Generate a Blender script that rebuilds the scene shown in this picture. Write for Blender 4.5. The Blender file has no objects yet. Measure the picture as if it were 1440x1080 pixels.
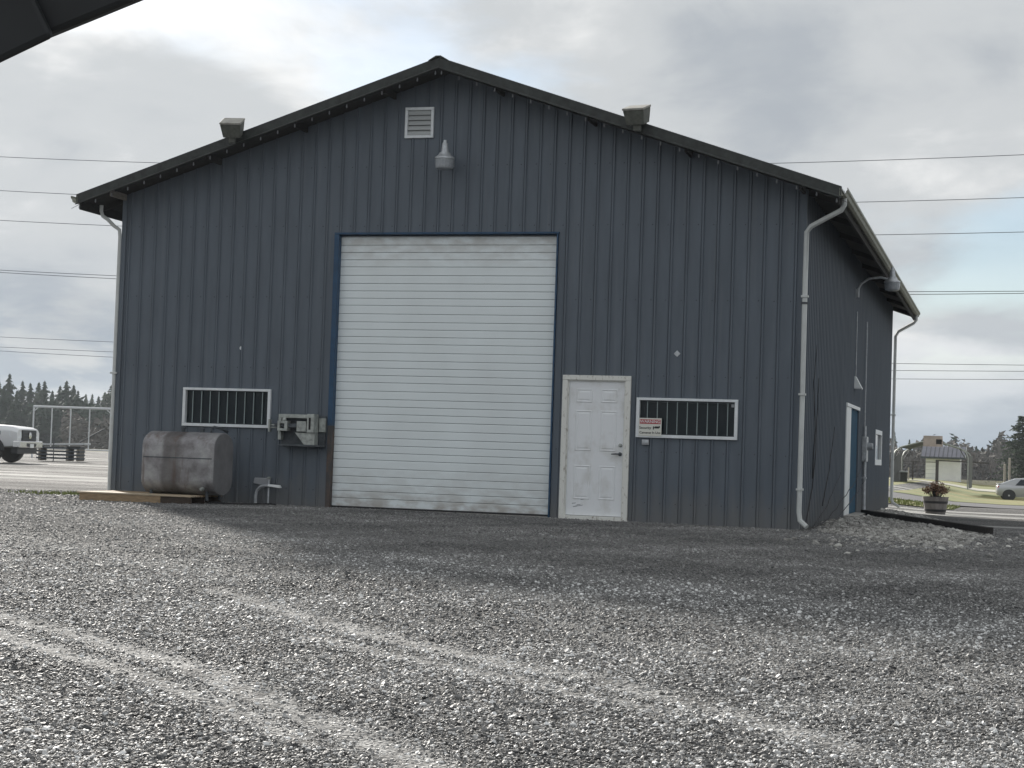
import bpy, math, random
import numpy as np
from mathutils import Vector, Matrix, noise as mnoise
R = math.radians
rng = random.Random(7)
S = bpy.context.scene
C = S.collection

# ------------------------------------------------------------------ camera
CAM = Vector((14.275, -25.717, 0.8976)); YAW, PITCH, ROLL = -0.28253, 0.04030, 0.03360
fw = Vector((math.sin(YAW)*math.cos(PITCH), math.cos(YAW)*math.cos(PITCH), math.sin(PITCH)))
r0 = Vector((math.cos(YAW), -math.sin(YAW), 0)); u0 = r0.cross(fw)
rt = r0*math.cos(ROLL)+u0*math.sin(ROLL); up = -r0*math.sin(ROLL)+u0*math.cos(ROLL)
cd = bpy.data.cameras.new('camera'); cam = bpy.data.objects.new('camera', cd); C.objects.link(cam)
cam.matrix_world = Matrix(((rt.x, up.x, -fw.x, CAM.x), (rt.y, up.y, -fw.y, CAM.y), (rt.z, up.z, -fw.z, CAM.z), (0, 0, 0, 1)))
cd.sensor_width = 36; cd.lens = 60.77; cd.clip_start = 0.05; cd.clip_end = 6000
S.camera = cam

# ------------------------------------------------------------------ light
SUN_DIR = Vector((-0.62, 0.785, 0)).normalized()          # towards the sun (horizontal)
SUN_EL = R(21)
sun_az = math.atan2(SUN_DIR.x, SUN_DIR.y)                 # clockwise from +Y
sd = bpy.data.lights.new('sun', 'SUN'); sd.energy = 5.0; sd.angle = R(4); sd.color = (1.0, 0.95, 0.88)
so = bpy.data.objects.new('sun', sd); C.objects.link(so)
tosun = Vector((SUN_DIR.x*math.cos(SUN_EL), SUN_DIR.y*math.cos(SUN_EL), math.sin(SUN_EL)))
so.rotation_euler = tosun.to_track_quat('Z', 'Y').to_euler(); so.location = (0, 0, 40)

W = bpy.data.worlds.new('World'); S.world = W; W.use_nodes = True
nt = W.node_tree; N = nt.nodes; Lk = nt.links
for n in list(N): N.remove(n)
def wn(t, **k):
    n = N.new(t)
    for a, b in k.items(): setattr(n, a, b)
    return n
def wmath(op, a, b=None, clamp=False):
    n = wn('ShaderNodeMath', operation=op); n.use_clamp = clamp
    for i, v in enumerate((a, b)):
        if v is None: continue
        if isinstance(v, (int, float)): n.inputs[i].default_value = v
        else: Lk.new(v, n.inputs[i])
    return n.outputs[0]
sky = wn('ShaderNodeTexSky', sky_type='NISHITA'); sky.sun_disc = False
sky.sun_elevation = SUN_EL; sky.sun_rotation = sun_az; sky.air_density = 1.0; sky.dust_density = 0.4; sky.ozone_density = 2.0
SKY_COVER, SKY_TONE = (3.30, 13.80, 0), (12.70, 9.58, 5)
tc = wn('ShaderNodeTexCoord')
sep = wn('ShaderNodeSeparateXYZ'); Lk.new(tc.outputs['Generated'], sep.inputs[0])
zz = wmath('ADD', wmath('MAXIMUM', sep.outputs[2], 0.0), 0.30)
cx = wmath('DIVIDE', sep.outputs[0], zz); cy = wmath('DIVIDE', sep.outputs[1], zz)
comb = wn('ShaderNodeCombineXYZ'); Lk.new(cx, comb.inputs[0]); Lk.new(cy, comb.inputs[1]); comb.inputs[2].default_value = 3.7
def wnoise(scale, detail, rough, off, dist=0.0, st=(1, 1, 1)):
    mp = wn('ShaderNodeMapping'); mp.inputs['Location'].default_value = off; mp.inputs['Scale'].default_value = st; Lk.new(comb.outputs[0], mp.inputs[0])
    t = wn('ShaderNodeTexNoise'); t.inputs['Scale'].default_value = scale; t.inputs['Detail'].default_value = detail
    t.inputs['Roughness'].default_value = rough; t.inputs['Distortion'].default_value = dist
    Lk.new(mp.outputs[0], t.inputs['Vector']); return t.outputs['Fac']
def wramp(fac, pts):
    r = wn('ShaderNodeValToRGB'); cr = r.color_ramp; cr.interpolation = 'EASE'
    while len(cr.elements) < len(pts): cr.elements.new(0.5)
    for e, (p, c) in zip(cr.elements, pts): e.position = p; e.color = (*c, 1) if len(c) == 3 else c
    Lk.new(fac, r.inputs[0]); return r.outputs[0]
def wmix(f, a, b):
    m = wn('ShaderNodeMix', data_type='RGBA')
    for i, v in ((0, f), (6, a), (7, b)):
        if isinstance(v, tuple): m.inputs[i].default_value = (*v, 1)
        elif isinstance(v, float): m.inputs[i].default_value = v
        else: Lk.new(v, m.inputs[i])
    return m.outputs[2]
cover = wnoise(1.35, 9, 0.52, SKY_COVER, 0.2)
tone = wmath('ADD', wmath('MULTIPLY', wnoise(1.9, 9, 0.52, SKY_TONE, 0.25), .80), wmath('MULTIPLY', wnoise(6.5, 8, 0.58, (3, 8, 1), 0.5), .20))
mask = wramp(cover, [(0.36, (.42, .42, .42)), (0.46, (1, 1, 1))])
shade = wramp(tone, [(0.32, (3.6, 3.9, 4.25)), (0.48, (5.0, 5.2, 5.35)), (0.63, (8.1, 8.1, 8.0))])
low = wmath('SUBTRACT', 1.0, wmath('MULTIPLY', wmath('MAXIMUM', sep.outputs[2], 0.0), 8.0), True)
puff = wramp(wnoise(2.6, 8, .55, (5, 1, 2), .2), [(.50, (0, 0, 0)), (.62, (1, 1, 1))])
shade = wmix(wmath('MULTIPLY', wmath('POWER', low, 1.3), .85), shade, wmix(puff, (2.4, 3.0, 3.7), (5.3, 5.45, 5.4)))
sc_ = N.new('ShaderNodeVectorMath'); sc_.operation = 'SCALE'
dot = wn('ShaderNodeVectorMath', operation='DOT_PRODUCT'); Lk.new(tc.outputs['Generated'], dot.inputs[0]); dot.inputs[1].default_value = tosun
glow = wmath('ADD', 0.73, wmath('MULTIPLY', wmath('POWER', wmath('MAXIMUM', dot.outputs['Value'], 0.0), 22), 0.07))
Lk.new(shade, sc_.inputs[0]); Lk.new(glow, sc_.inputs['Scale'])
mk = wmath('MAXIMUM', mask, wmath('MULTIPLY', low, 1.6), True)
skd = wn('ShaderNodeVectorMath', operation='SCALE'); Lk.new(sky.outputs[0], skd.inputs[0]); skd.inputs['Scale'].default_value = .72
mout = wmix(mk, skd.outputs[0], sc_.outputs[0])
bg = wn('ShaderNodeBackground'); bg.inputs[1].default_value = 0.1; Lk.new(mout, bg.inputs[0])
wo = wn('ShaderNodeOutputWorld'); Lk.new(bg.outputs[0], wo.inputs[0])

vs = S.view_settings; vs.view_transform = 'Standard'; vs.look = 'None'; vs.gamma = 1.0; vs.use_curve_mapping = False
vs.exposure = 0.74
HAZE = 0.0002

# ------------------------------------------------------------------ materials
def mat(name, col, rough=0.6, metal=0.0, var=0.0, scale=8.0, stretch=(1, 1, 1), bump=0.0, bscale=None, col2=None, thr=(0.45, 0.65), spec=0.5, detail=6):
    m = bpy.data.materials.new(name); m.use_nodes = True; t = m.node_tree; n = t.nodes
    b = n['Principled BSDF']; b.inputs['Base Color'].default_value = (*col, 1)
    b.inputs['Roughness'].default_value = rough; b.inputs['Metallic'].default_value = metal
    b.inputs['Specular IOR Level'].default_value = spec
    if var or bump or col2:
        g = n.new('ShaderNodeTexCoord'); mp = n.new('ShaderNodeMapping'); mp.inputs['Scale'].default_value = stretch
        t.links.new(g.outputs['Object'], mp.inputs[0])
        nz = n.new('ShaderNodeTexNoise'); nz.inputs['Scale'].default_value = scale; nz.inputs['Detail'].default_value = detail; nz.inputs['Roughness'].default_value = 0.6
        t.links.new(mp.outputs[0], nz.inputs['Vector'])
        src = None
        if var or col2:
            rp = n.new('ShaderNodeValToRGB'); t.links.new(nz.outputs['Fac'], rp.inputs[0])
            if col2:
                rp.color_ramp.elements[0].position, rp.color_ramp.elements[1].position = thr
                rp.color_ramp.elements[0].color = (*col, 1); rp.color_ramp.elements[1].color = (*col2, 1)
            else:
                rp.color_ramp.elements[0].position, rp.color_ramp.elements[1].position = 0.3, 0.7
                rp.color_ramp.elements[0].color = (*[c*(1-var) for c in col], 1); rp.color_ramp.elements[1].color = (*[min(1, c*(1+var)) for c in col], 1)
            t.links.new(rp.outputs[0], b.inputs['Base Color'])
        if bump:
            nb = nz
            if bscale:
                nb = n.new('ShaderNodeTexNoise'); nb.inputs['Scale'].default_value = bscale; nb.inputs['Detail'].default_value = 4
                t.links.new(mp.outputs[0], nb.inputs['Vector'])
            bp = n.new('ShaderNodeBump'); bp.inputs['Strength'].default_value = bump; bp.inputs['Distance'].default_value = 0.02
            t.links.new(nb.outputs['Fac'], bp.inputs['Height']); t.links.new(bp.outputs[0], b.inputs['Normal'])
    return m
M = {}
def siding_mat():
    m = mat('siding_paint', (0.108, 0.129, 0.155), 0.55, 0, 0.12, 1.6, (3, 3, .45), 0.12, 1.1, spec=.35)
    t = m.node_tree; n = t.nodes; b = n['Principled BSDF']; src = b.inputs['Base Color'].links[0].from_socket
    g = n.new('ShaderNodeNewGeometry'); sp = n.new('ShaderNodeSeparateXYZ'); t.links.new(g.outputs['Position'], sp.inputs[0])
    mp = n.new('ShaderNodeMapping'); mp.inputs['Scale'].default_value = (2.2, 2.2, .8); t.links.new(g.outputs['Position'], mp.inputs[0])
    z = n.new('ShaderNodeTexNoise'); z.inputs['Scale'].default_value = 2.4; z.inputs['Detail'].default_value = 8; t.links.new(mp.outputs[0], z.inputs['Vector'])
    a = n.new('ShaderNodeMath'); a.operation = 'MULTIPLY_ADD'; a.inputs[1].default_value = .9; t.links.new(z.outputs['Fac'], a.inputs[0]); t.links.new(sp.outputs[2], a.inputs[2])
    r = n.new('ShaderNodeValToRGB'); r.color_ramp.elements[0].position = .42; r.color_ramp.elements[0].color = (.55,)*3+(1,); r.color_ramp.elements[1].position = .95; r.color_ramp.elements[1].color = (0, 0, 0, 1)
    t.links.new(a.outputs[0], r.inputs[0])
    # pale rain streaks and scuffs
    m2 = n.new('ShaderNodeMapping'); m2.inputs['Scale'].default_value = (9, 9, .28); t.links.new(g.outputs['Position'], m2.inputs[0])
    z2 = n.new('ShaderNodeTexNoise'); z2.inputs['Scale'].default_value = 1.3; z2.inputs['Detail'].default_value = 6; t.links.new(m2.outputs[0], z2.inputs['Vector'])
    r2 = n.new('ShaderNodeValToRGB'); r2.color_ramp.elements[0].position = .56; r2.color_ramp.elements[0].color = (0, 0, 0, 1); r2.color_ramp.elements[1].position = .78; r2.color_ramp.elements[1].color = (.35,)*3+(1,)
    t.links.new(z2.outputs['Fac'], r2.inputs[0])
    x2 = n.new('ShaderNodeMix'); x2.data_type = 'RGBA'; x2.inputs[7].default_value = (.17, .185, .20, 1); t.links.new(r2.outputs[0], x2.inputs[0]); t.links.new(src, x2.inputs[6])
    x = n.new('ShaderNodeMix'); x.data_type = 'RGBA'; x.inputs[7].default_value = (.17, .165, .155, 1); t.links.new(r.outputs[0], x.inputs[0]); t.links.new(x2.outputs[2], x.inputs[6])
    t.links.new(x.outputs[2], b.inputs['Base Color']); return m
M['siding'] = siding_mat()
M['trim_dark'] = mat('dark_trim_metal', (0.024, 0.028, 0.026), 0.6, 0, 0.45, 9, (1, 1, 1), 0.05)
M['soffit'] = mat('soffit_wood', (0.024, 0.023, 0.022), 0.95, 0, 0.3, 12)
M['lookout'] = mat('weathered_lumber', (0.22, 0.20, 0.17), 0.9, 0, 0.3, 14, (1, 1, 6))
M['roof'] = mat('roof_metal', (0.08, 0.09, 0.09), 0.45, 0.2, 0.2, 3)
M['gutter'] = mat('gutter_paint', (0.23, 0.235, 0.19), 0.5, 0, 0, 14, (1, 1, 1), col2=(0.09, 0.10, 0.07), thr=(.42, .62))
M['spout'] = mat('downspout_paint', (0.55, 0.57, 0.56), 0.45, 0, 0.15, 5, (1, 1, .5))
M['blue'] = mat('blue_trim_paint', (0.012, 0.055, 0.12), 0.5, 0, 0.25, 6)
M['bluedoor'] = mat('blue_door_paint', (0.012, 0.07, 0.125), 0.75, 0, 0.15, 4, spec=.15)
M['rustjamb'] = mat('rusty_jamb', (0.07, 0.066, 0.066), 0.8, 0, 0, 9, (1, 1, .6), col2=(0.12, .085, .068))
M['white'] = mat('white_paint', (0.78, 0.80, 0.80), 0.45, 0, 0.06, 4)
M['frame'] = mat('window_aluminium', (0.72, 0.75, 0.77), 0.4, 0.1, 0.08, 10)
M['doorframe'] = mat('worn_door_frame', (0.74, 0.74, 0.70), 0.6, 0, 0, 22, (1, 1, .5), col2=(0.33, .30, .25), thr=(.55, .72), bump=.1)
M['mandoor'] = mat('dirty_white_door', (0.80, 0.82, 0.84), 0.4, 0, 0, 3.2, (1, 1, .8), col2=(0.60, .60, .58), thr=(.5, .75))
M['bar'] = mat('bar_steel', (0.30, 0.36, 0.36), 0.5, 0.2)
M['glass'] = mat('dark_glass', (0.008, 0.013, 0.015), 0.08, spec=.3)
M['galv'] = mat('galvanised_steel', (0.46, 0.48, 0.50), 0.45, 0.45, 0.25, 18)
M['lens'] = mat('lamp_refractor', (0.30, 0.32, 0.34), 0.25, 0, 0.15, 30)
M['lampdark'] = mat('weathered_fixture', (0.10, 0.105, 0.09), 0.7, 0, 0.3, 14)
M['lamptop'] = mat('fixture_lid', (0.32, 0.31, 0.28), 0.7, 0, 0.25, 12)
M['steel'] = mat('machine_steel', (0.36, 0.38, 0.36), 0.5, 0.3, 0.35, 14)
M['darksteel'] = mat('dark_machine_steel', (0.07, 0.08, 0.09), 0.6, 0.2, 0.4, 12)
M['wood'] = mat('raw_lumber', (0.30, 0.215, 0.13), 0.85, 0, 0.35, 9, (1, 6, 8), 0.15)
M['woodtop'] = mat('pale_lumber', (0.42, 0.34, 0.24), 0.8, 0, 0.3, 9, (1, 6, 8), 0.1)
M['wooddark'] = mat('dark_lumber', (0.055, 0.04, 0.03), 0.95, 0, 0.4, 12, (1, 5, 6), .2)
M['timber'] = mat('dark_timber', (0.035, 0.032, 0.03), 0.95, 0, 0.35, 14, (1, 1, 1), .2)
M['black'] = mat('black_rubber', (0.018, 0.018, 0.02), 0.7)
M['blackplastic'] = mat('black_plastic', (0.02, 0.022, 0.025), 0.45)
M['carwhite'] = mat('white_car_paint', (0.72, 0.73, 0.74), 0.22, 0)
M['carsilver'] = mat('silver_car_paint', (0.45, 0.46, 0.48), 0.28, 0.3)
M['carglass'] = mat('car_glass', (0.02, 0.025, 0.03), 0.05)
M['chrome'] = mat('chrome', (0.7, 0.7, 0.7), 0.18, 0.9)
M['rim'] = mat('wheel_rim', (0.5, 0.5, 0.52), 0.35, 0.7)
M['headlight'] = mat('headlight_lens', (0.75, 0.78, 0.8), 0.1)
M['red'] = mat('red_plastic', (0.4, 0.03, 0.03), 0.3)
M['concrete'] = mat('concrete', (0.30, 0.29, 0.27), 0.9, 0, 0.25, 12, bump=.1)
M['barrel'] = mat('barrel_wood', (0.20, 0.185, 0.175), 0.85, 0, 0.3, 10, (1, 1, .3))
M['band'] = mat('barrel_band', (0.035, 0.035, 0.038), 0.6, 0.3)
M['dryplant'] = mat('dry_foliage', (0.15, 0.085, 0.05), 0.9, 0, 0.5, 9)
M['vine'] = mat('vine_bark', (0.035, 0.035, 0.038), 0.9)
M['shedwall'] = mat('shed_wall_paint', (0.82, 0.82, 0.79), 0.7, 0, 0.08, 1.2)
M['shedroof'] = mat('shed_roof_metal', (0.20, 0.20, 0.235), 0.5, 0.1, 0.12, 2)
M['pipe'] = mat('pale_pipe', (0.58, 0.6, 0.62), 0.45, 0.3)
M['postwood'] = mat('post_wood', (0.36, 0.33, 0.27), 0.9, 0, .2, 8)
M['darkpost'] = mat('dark_post', (0.05, 0.045, 0.04), 0.9)
M['pinkboard'] = mat('weathered_board', (0.40, 0.34, 0.32), 0.85, 0, 0.2, 3)
M['wire'] = mat('cable', (0.16, 0.17, 0.19), 0.6)
M['bark'] = mat('tree_bark', (0.075, 0.06, 0.05), 0.95, 0, .3, 3)
M['twig'] = mat('bare_twig', (0.115, 0.10, 0.09), 0.95)
M['needle_a'] = mat('conifer_needles', (0.026, 0.045, 0.026), 0.85, 0, 0.5, 0.6)
M['needle_b'] = mat('conifer_needles_light', (0.046, 0.068, 0.034), 0.85, 0, 0.5, 0.6)
M['shrub'] = mat('brush_leaves', (0.075, 0.075, 0.045), 0.9, 0, .4, .6)
M['sign'] = mat('sign_face', (0.70, 0.70, 0.64), 0.5)
M['signred'] = mat('sign_red', (0.42, 0.035, 0.045), 0.5)
M['ink'] = mat('sign_ink', (0.02, 0.02, 0.02), 0.6)
M['plastic'] = mat('grey_plastic', (0.33, 0.34, 0.36), 0.5)
M['car_frame'] = mat('car_frame_paint', (0.012, 0.014, 0.016), 0.6, 0, .3, 5)
M['grass'] = mat('grass_blades', (0.17, 0.20, 0.06), 0.8, 0, .4, 4)
M['cpsheet'] = mat('carport_sheet', (0.10, 0.105, 0.105), 0.7, 0, .2, 2)
M['louvre'] = mat('louvre_paint', (0.50, 0.52, 0.52), 0.5)
M['tankend'] = mat('tank_end_metal', (0.22, 0.215, 0.22), 0.5, .2, .18, 4)
M['dark'] = mat('dark_interior', (0.012, 0.012, 0.013), 0.9)
M['bulb'] = mat('bulb_plastic', (0.16, 0.165, 0.175), 0.3)

# ------------------------------------------------------------------ mesh helpers
class MB:
    def __init__(s): s.v = []; s.f = []
    def quad(s, *p):
        i = len(s.v); s.v += [tuple(q) for q in p]; s.f.append(tuple(range(i, i+len(p))))
    def box(s, x0, x1, y0, y1, z0, z1):
        i = len(s.v)
        s.v += [(x0,y0,z0),(x1,y0,z0),(x1,y1,z0),(x0,y1,z0),(x0,y0,z1),(x1,y0,z1),(x1,y1,z1),(x0,y1,z1)]
        s.f += [tuple(i+k for k in q) for q in ((0,3,2,1),(4,5,6,7),(0,1,5,4),(1,2,6,5),(2,3,7,6),(3,0,4,7))]; return s
    def hexa(s, lo, hi):
        i = len(s.v); n = len(lo); s.v += [tuple(p) for p in lo]+[tuple(p) for p in hi]
        s.f.append(tuple(i+k for k in reversed(range(n)))); s.f.append(tuple(i+n+k for k in range(n)))
        s.f += [(i+k, i+(k+1) % n, i+n+(k+1) % n, i+n+k) for k in range(n)]; return s
    def loft(s, rings, cap=True, closed=True):
        i = len(s.v); n = len(rings[0])
        for r in rings: s.v += [tuple(p) for p in r]
        for a in range(len(rings)-1):
            for k in range(n if closed else n-1):
                b, c = a*n+k, a*n+(k+1) % n
                s.f.append((i+b, i+c, i+c+n, i+b+n))
        if cap and closed:
            s.f.append(tuple(i+k for k in reversed(range(n)))); s.f.append(tuple(i+(len(rings)-1)*n+k for k in range(n)))
        return s
    def tube(s, pts, r, n=8, cap=True):
        pts = [Vector(p) for p in pts]; rs = r if isinstance(r, (list, tuple)) else [r]*len(pts)
        rings = []; ref = None
        for k, p in enumerate(pts):
            d = ((pts[min(k+1, len(pts)-1)]-pts[max(k-1, 0)])).normalized()
            if ref is None: ref = d.orthogonal().normalized()
            a = (ref-d*ref.dot(d)); a = a.normalized() if a.length > 1e-5 else d.orthogonal().normalized(); ref = a
            b = d.cross(a)
            rings.append([p+(a*math.cos(2*math.pi*j/n)+b*math.sin(2*math.pi*j/n))*rs[k] for j in range(n)])
        return s.loft(rings, cap)
    def lathe(s, prof, n=16, c=(0, 0, 0), axis='Z'):
        def P(r, h, a):
            x, y = r*math.cos(a), r*math.sin(a)
            if axis == 'Z': return (c[0]+x, c[1]+y, c[2]+h)
            if axis == 'X': return (c[0]+h, c[1]+x, c[2]+y)
            return (c[0]+x, c[1]+h, c[2]-y)
        return s.loft([[P(r, h, 2*math.pi*j/n) for j in range(n)] for r, h in prof])
    def build(s, name, m, parent=None, bevel=0, smooth=False, loc=None):
        me = bpy.data.meshes.new(name); me.from_pydata(s.v, [], s.f); me.update()
        if smooth:
            me.polygons.foreach_set('use_smooth', [True]*len(me.polygons))
            try: me.set_sharp_from_angle(angle=R(40))
            except Exception: pass
        o = bpy.data.objects.new(name, me); C.objects.link(o)
        me.materials.append(M[m] if isinstance(m, str) else m)
        if parent: o.parent = parent
        if loc: o.location = loc
        if bevel:
            b = o.modifiers.new('bevel', 'BEVEL'); b.width = bevel; b.segments = 2; b.limit_method = 'ANGLE'
        return o
def box(name, x0, x1, y0, y1, z0, z1, m, parent=None, bevel=0):
    return MB().box(x0, x1, y0, y1, z0, z1).build(name, m, parent, bevel)
def tag(o, label=None, cat=None, group=None, kind=None):
    for k, v in (('label', label), ('category', cat), ('group', group), ('kind', kind)):
        if v: o[k] = v
    return o
def thing(name, label, cat, loc=(0, 0, 0), rz=0, group=None):
    o = bpy.data.objects.new(name, None); C.objects.link(o); o.location = loc; o.rotation_euler = (0, 0, rz)
    o.empty_display_size = .2
    return tag(o, label, cat, group)
def kids(o): return [c for c in C.objects if c.parent == o]
def copy_tree(o, loc=None, rz=None, scale=None, label=None, parent=None):
    c = o.copy(); C.objects.link(c); c.parent = parent
    for ch in o.children: copy_tree(ch, parent=c)
    if loc is not None: c.location = loc
    if rz is not None: c.rotation_euler = (0, 0, rz)
    if scale is not None: c.scale = scale
    if label: c['label'] = label
    return c
def sstep(t): t = min(1, max(0, t)); return t*t*(3-2*t)

# ------------------------------------------------------------------ ground
DEP = ([0, 20, 45, 60, 80, 92, 118, 200, 400], [0, -.2, -.42, -.6, -.74, -.70, -.32, -.4, -1.5])
def ss(t): t = np.clip(t, 0, 1); return t*t*(3-2*t)
def gzv(x, y):
    x = np.asarray(x, float); y = np.asarray(y, float)
    z = -0.035-0.004*np.clip(x, 0, 14)-0.22*ss(-y/20)
    wr = ss((x-8)/5)
    return z+wr*np.interp(y, *DEP)+(1-wr)*np.interp(y, [0, 120, 400], [0, 0, -1.5])
def gz(x, y): return float(gzv(x, y))
def axis(lo, hi, fine0, fine1, step, grow=1.35):
    a = list(np.arange(fine0, fine1+1e-6, step)); s = step; x = a[-1]
    while x < hi: s *= grow; x += s; a.append(x)
    s = step; x = a[0]; pre = []
    while x > lo: s *= grow; x -= s; pre.append(x)
    return pre[::-1]+a
TRACKS = [
    ([(7.0,-15.1),(7.9,-15.66),(8.68,-16.17),(9.88,-17.08),(10.95,-18.16),(11.52,-18.68),(12.1,-19.3)], .19, 1.0),
    ([(8.3,-16.4),(8.96,-16.88),(9.9,-17.59),(10.85,-18.34),(11.5,-19.0)], .17, .9),
    ([(8.4,-13.4),(9.11,-14.17),(10.0,-15.01),(11.5,-16.26),(12.22,-16.7),(13.14,-17.57),(13.6,-18.1)], .19, .85),
    ([(10.2,-15.7),(11.1,-16.45),(11.9,-16.95),(12.7,-17.55)], .15, .65),
    ([(12.9,-17.5),(13.54,-16.84),(14.37,-15.08),(15.2,-13.3)], .25, .45),
    ([(6.0,-9.0),(8.5,-10.7),(11,-12.6),(14,-15.2)], .5, .3),
    ([(4.0,-6.5),(7,-8.2),(10,-10),(14.5,-12.2)], .6, .3),
    ([(11.3,-14.2),(12.5,-15.3),(13.9,-16.2),(15,-16.6)], .25, .35),
    ([(-6,-4.0),(-1,-6.2),(3,-8.4),(8,-12.2)], .6, .35),
    ([(-4,-2.2),(2,-4.2),(8,-6.6),(14,-8.0)], .5, .25),
]
def seg_d(px, py, a, b):
    ax, ay = a; bx, by = b; dx, dy = bx-ax, by-ay
    t = np.clip(((px-ax)*dx+(py-ay)*dy)/(dx*dx+dy*dy), 0, 1)
    return np.hypot(px-ax-t*dx, py-ay-t*dy)
def trackval(px, py):
    out = np.zeros_like(px)
    for pts, w, a in TRACKS:
        d = np.full_like(px, 1e9)
        for p, q in zip(pts[:-1], pts[1:]): d = np.minimum(d, seg_d(px, py, p, q))
        out = np.maximum(out, a*np.exp(-(d/w)**2))
    return out

gm = bpy.data.materials.new('gravel_ground'); gm.use_nodes = True
t = gm.node_tree; n = t.nodes; lk = t.links; b = n['Principled BSDF']
def nn(ty, **k):
    x = n.new(ty)
    for a, v in k.items(): setattr(x, a, v)
    return x
geo = nn('ShaderNodeNewGeometry'); pos = geo.outputs['Position']
def gnoise(scale, detail=5, stretch=(1, 1, 1), rot=0, rough=.6):
    mp = nn('ShaderNodeMapping'); mp.inputs['Scale'].default_value = stretch; mp.inputs['Rotation'].default_value = (0, 0, rot); lk.new(pos, mp.inputs[0])
    z = nn('ShaderNodeTexNoise'); z.inputs['Scale'].default_value = scale; z.inputs['Detail'].default_value = detail; z.inputs['Roughness'].default_value = rough
    lk.new(mp.outputs[0], z.inputs['Vector']); return z.outputs['Fac']
def gramp(f, pts):
    r = nn('ShaderNodeValToRGB'); cr = r.color_ramp
    while len(cr.elements) < len(pts): cr.elements.new(.5)
    for e, (p, c) in zip(cr.elements, pts): e.position = p; e.color = (*c, 1) if not isinstance(c, (int, float)) else (c, c, c, 1)
    lk.new(f, r.inputs[0]); return r.outputs[0]
def gmix(f, a, bb, mode='MIX'):
    m = nn('ShaderNodeMix', data_type='RGBA', blend_type=mode)
    for i, v in ((0, f), (6, a), (7, bb)):
        if isinstance(v, (int, float)): m.inputs[i].default_value = v
        elif isinstance(v, tuple): m.inputs[i].default_value = (*v, 1)
        else: lk.new(v, m.inputs[i])
    return m.outputs[2]
def gmath(op, a, bb=None):
    m = nn('ShaderNodeMath', operation=op)
    for i, v in enumerate((a, bb)):
        if v is None: continue
        if isinstance(v, (int, float)): m.inputs[i].default_value = v
        else: lk.new(v, m.inputs[i])
    return m.outputs[0]
vor = nn('ShaderNodeTexVoronoi'); vor.inputs['Scale'].default_value = 42; lk.new(pos, vor.inputs['Vector'])
vsep = nn('ShaderNodeSeparateColor'); lk.new(vor.outputs['Color'], vsep.inputs[0])
stone = gramp(vsep.outputs[0], [(0, (.055, .055, .055)), (.45, (.12, .118, .114)), (.8, (.20, .195, .19)), (1, (.38, .38, .37))])
gap = gramp(vor.outputs['Distance'], [(.0, 1.0), (.5, .85), (.85, .3)])
patch = gramp(gnoise(.35, 6), [(.3, .72), (.7, 1.25)])
col = gmix(1.0, gmix(1.0, stone, gap, 'MULTIPLY'), patch, 'MULTIPLY')
att = nn('ShaderNodeAttribute', attribute_name='track')
trk = gmath('MULTIPLY', att.outputs['Fac'], gramp(gnoise(3.0, 6), [(.38, .12), (.56, 1.0)]))
fine = gramp(gnoise(55, 4), [(.36, (.12, .12, .118)), (.5, (.30, .30, .295)), (.62, (.62, .62, .61))])
col = gmix(trk, col, fine)
# pale packed bands, wet glare painted in, and damp patches across the left yard
sx = nn('ShaderNodeSeparateXYZ'); lk.new(pos, sx.inputs[0])
far = gmath('MULTIPLY', gramp(gmath('MULTIPLY', sx.outputs[1], 1/40), [(.05, 0), (.25, 1)]), 1.0)
band = gmath('MULTIPLY', far, gramp(gnoise(.28, 6, (.16, 1, 1), R(-32)), [(.52, 0), (.60, 1)]))
col = gmix(gmath('MULTIPLY', band, .8), col, (.46, .46, .44))
fld = gramp(gmath('ADD', gmath('MULTIPLY', sx.outputs[1], 1/200), gmath('MULTIPLY', gnoise(.08), .1)), [(.50, 0), (.56, 1)])
col = gmix(fld, col, gramp(gnoise(.5, 6), [(.3, (.05, .055, .03)), (.7, (.12, .11, .06))]))
lk.new(col, b.inputs['Base Color'])
wet = gramp(gnoise(.5, 5, (.25, 1, 1), R(-32)), [(.44, 1.0), (.66, .80)])
b.inputs['Specular IOR Level'].default_value = .12
lk.new(wet, b.inputs['Roughness'])
bh = gmath('ADD', gmath('MULTIPLY', vor.outputs['Distance'], -1.0), gmath('MULTIPLY', gnoise(14, 5), .8))
bp = nn('ShaderNodeBump'); bp.inputs['Strength'].default_value = 0.9; bp.inputs['Distance'].default_value = 0.018; lk.new(bh, bp.inputs['Height']); lk.new(bp.outputs[0], b.inputs['Normal'])
M['ground'] = gm

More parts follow.
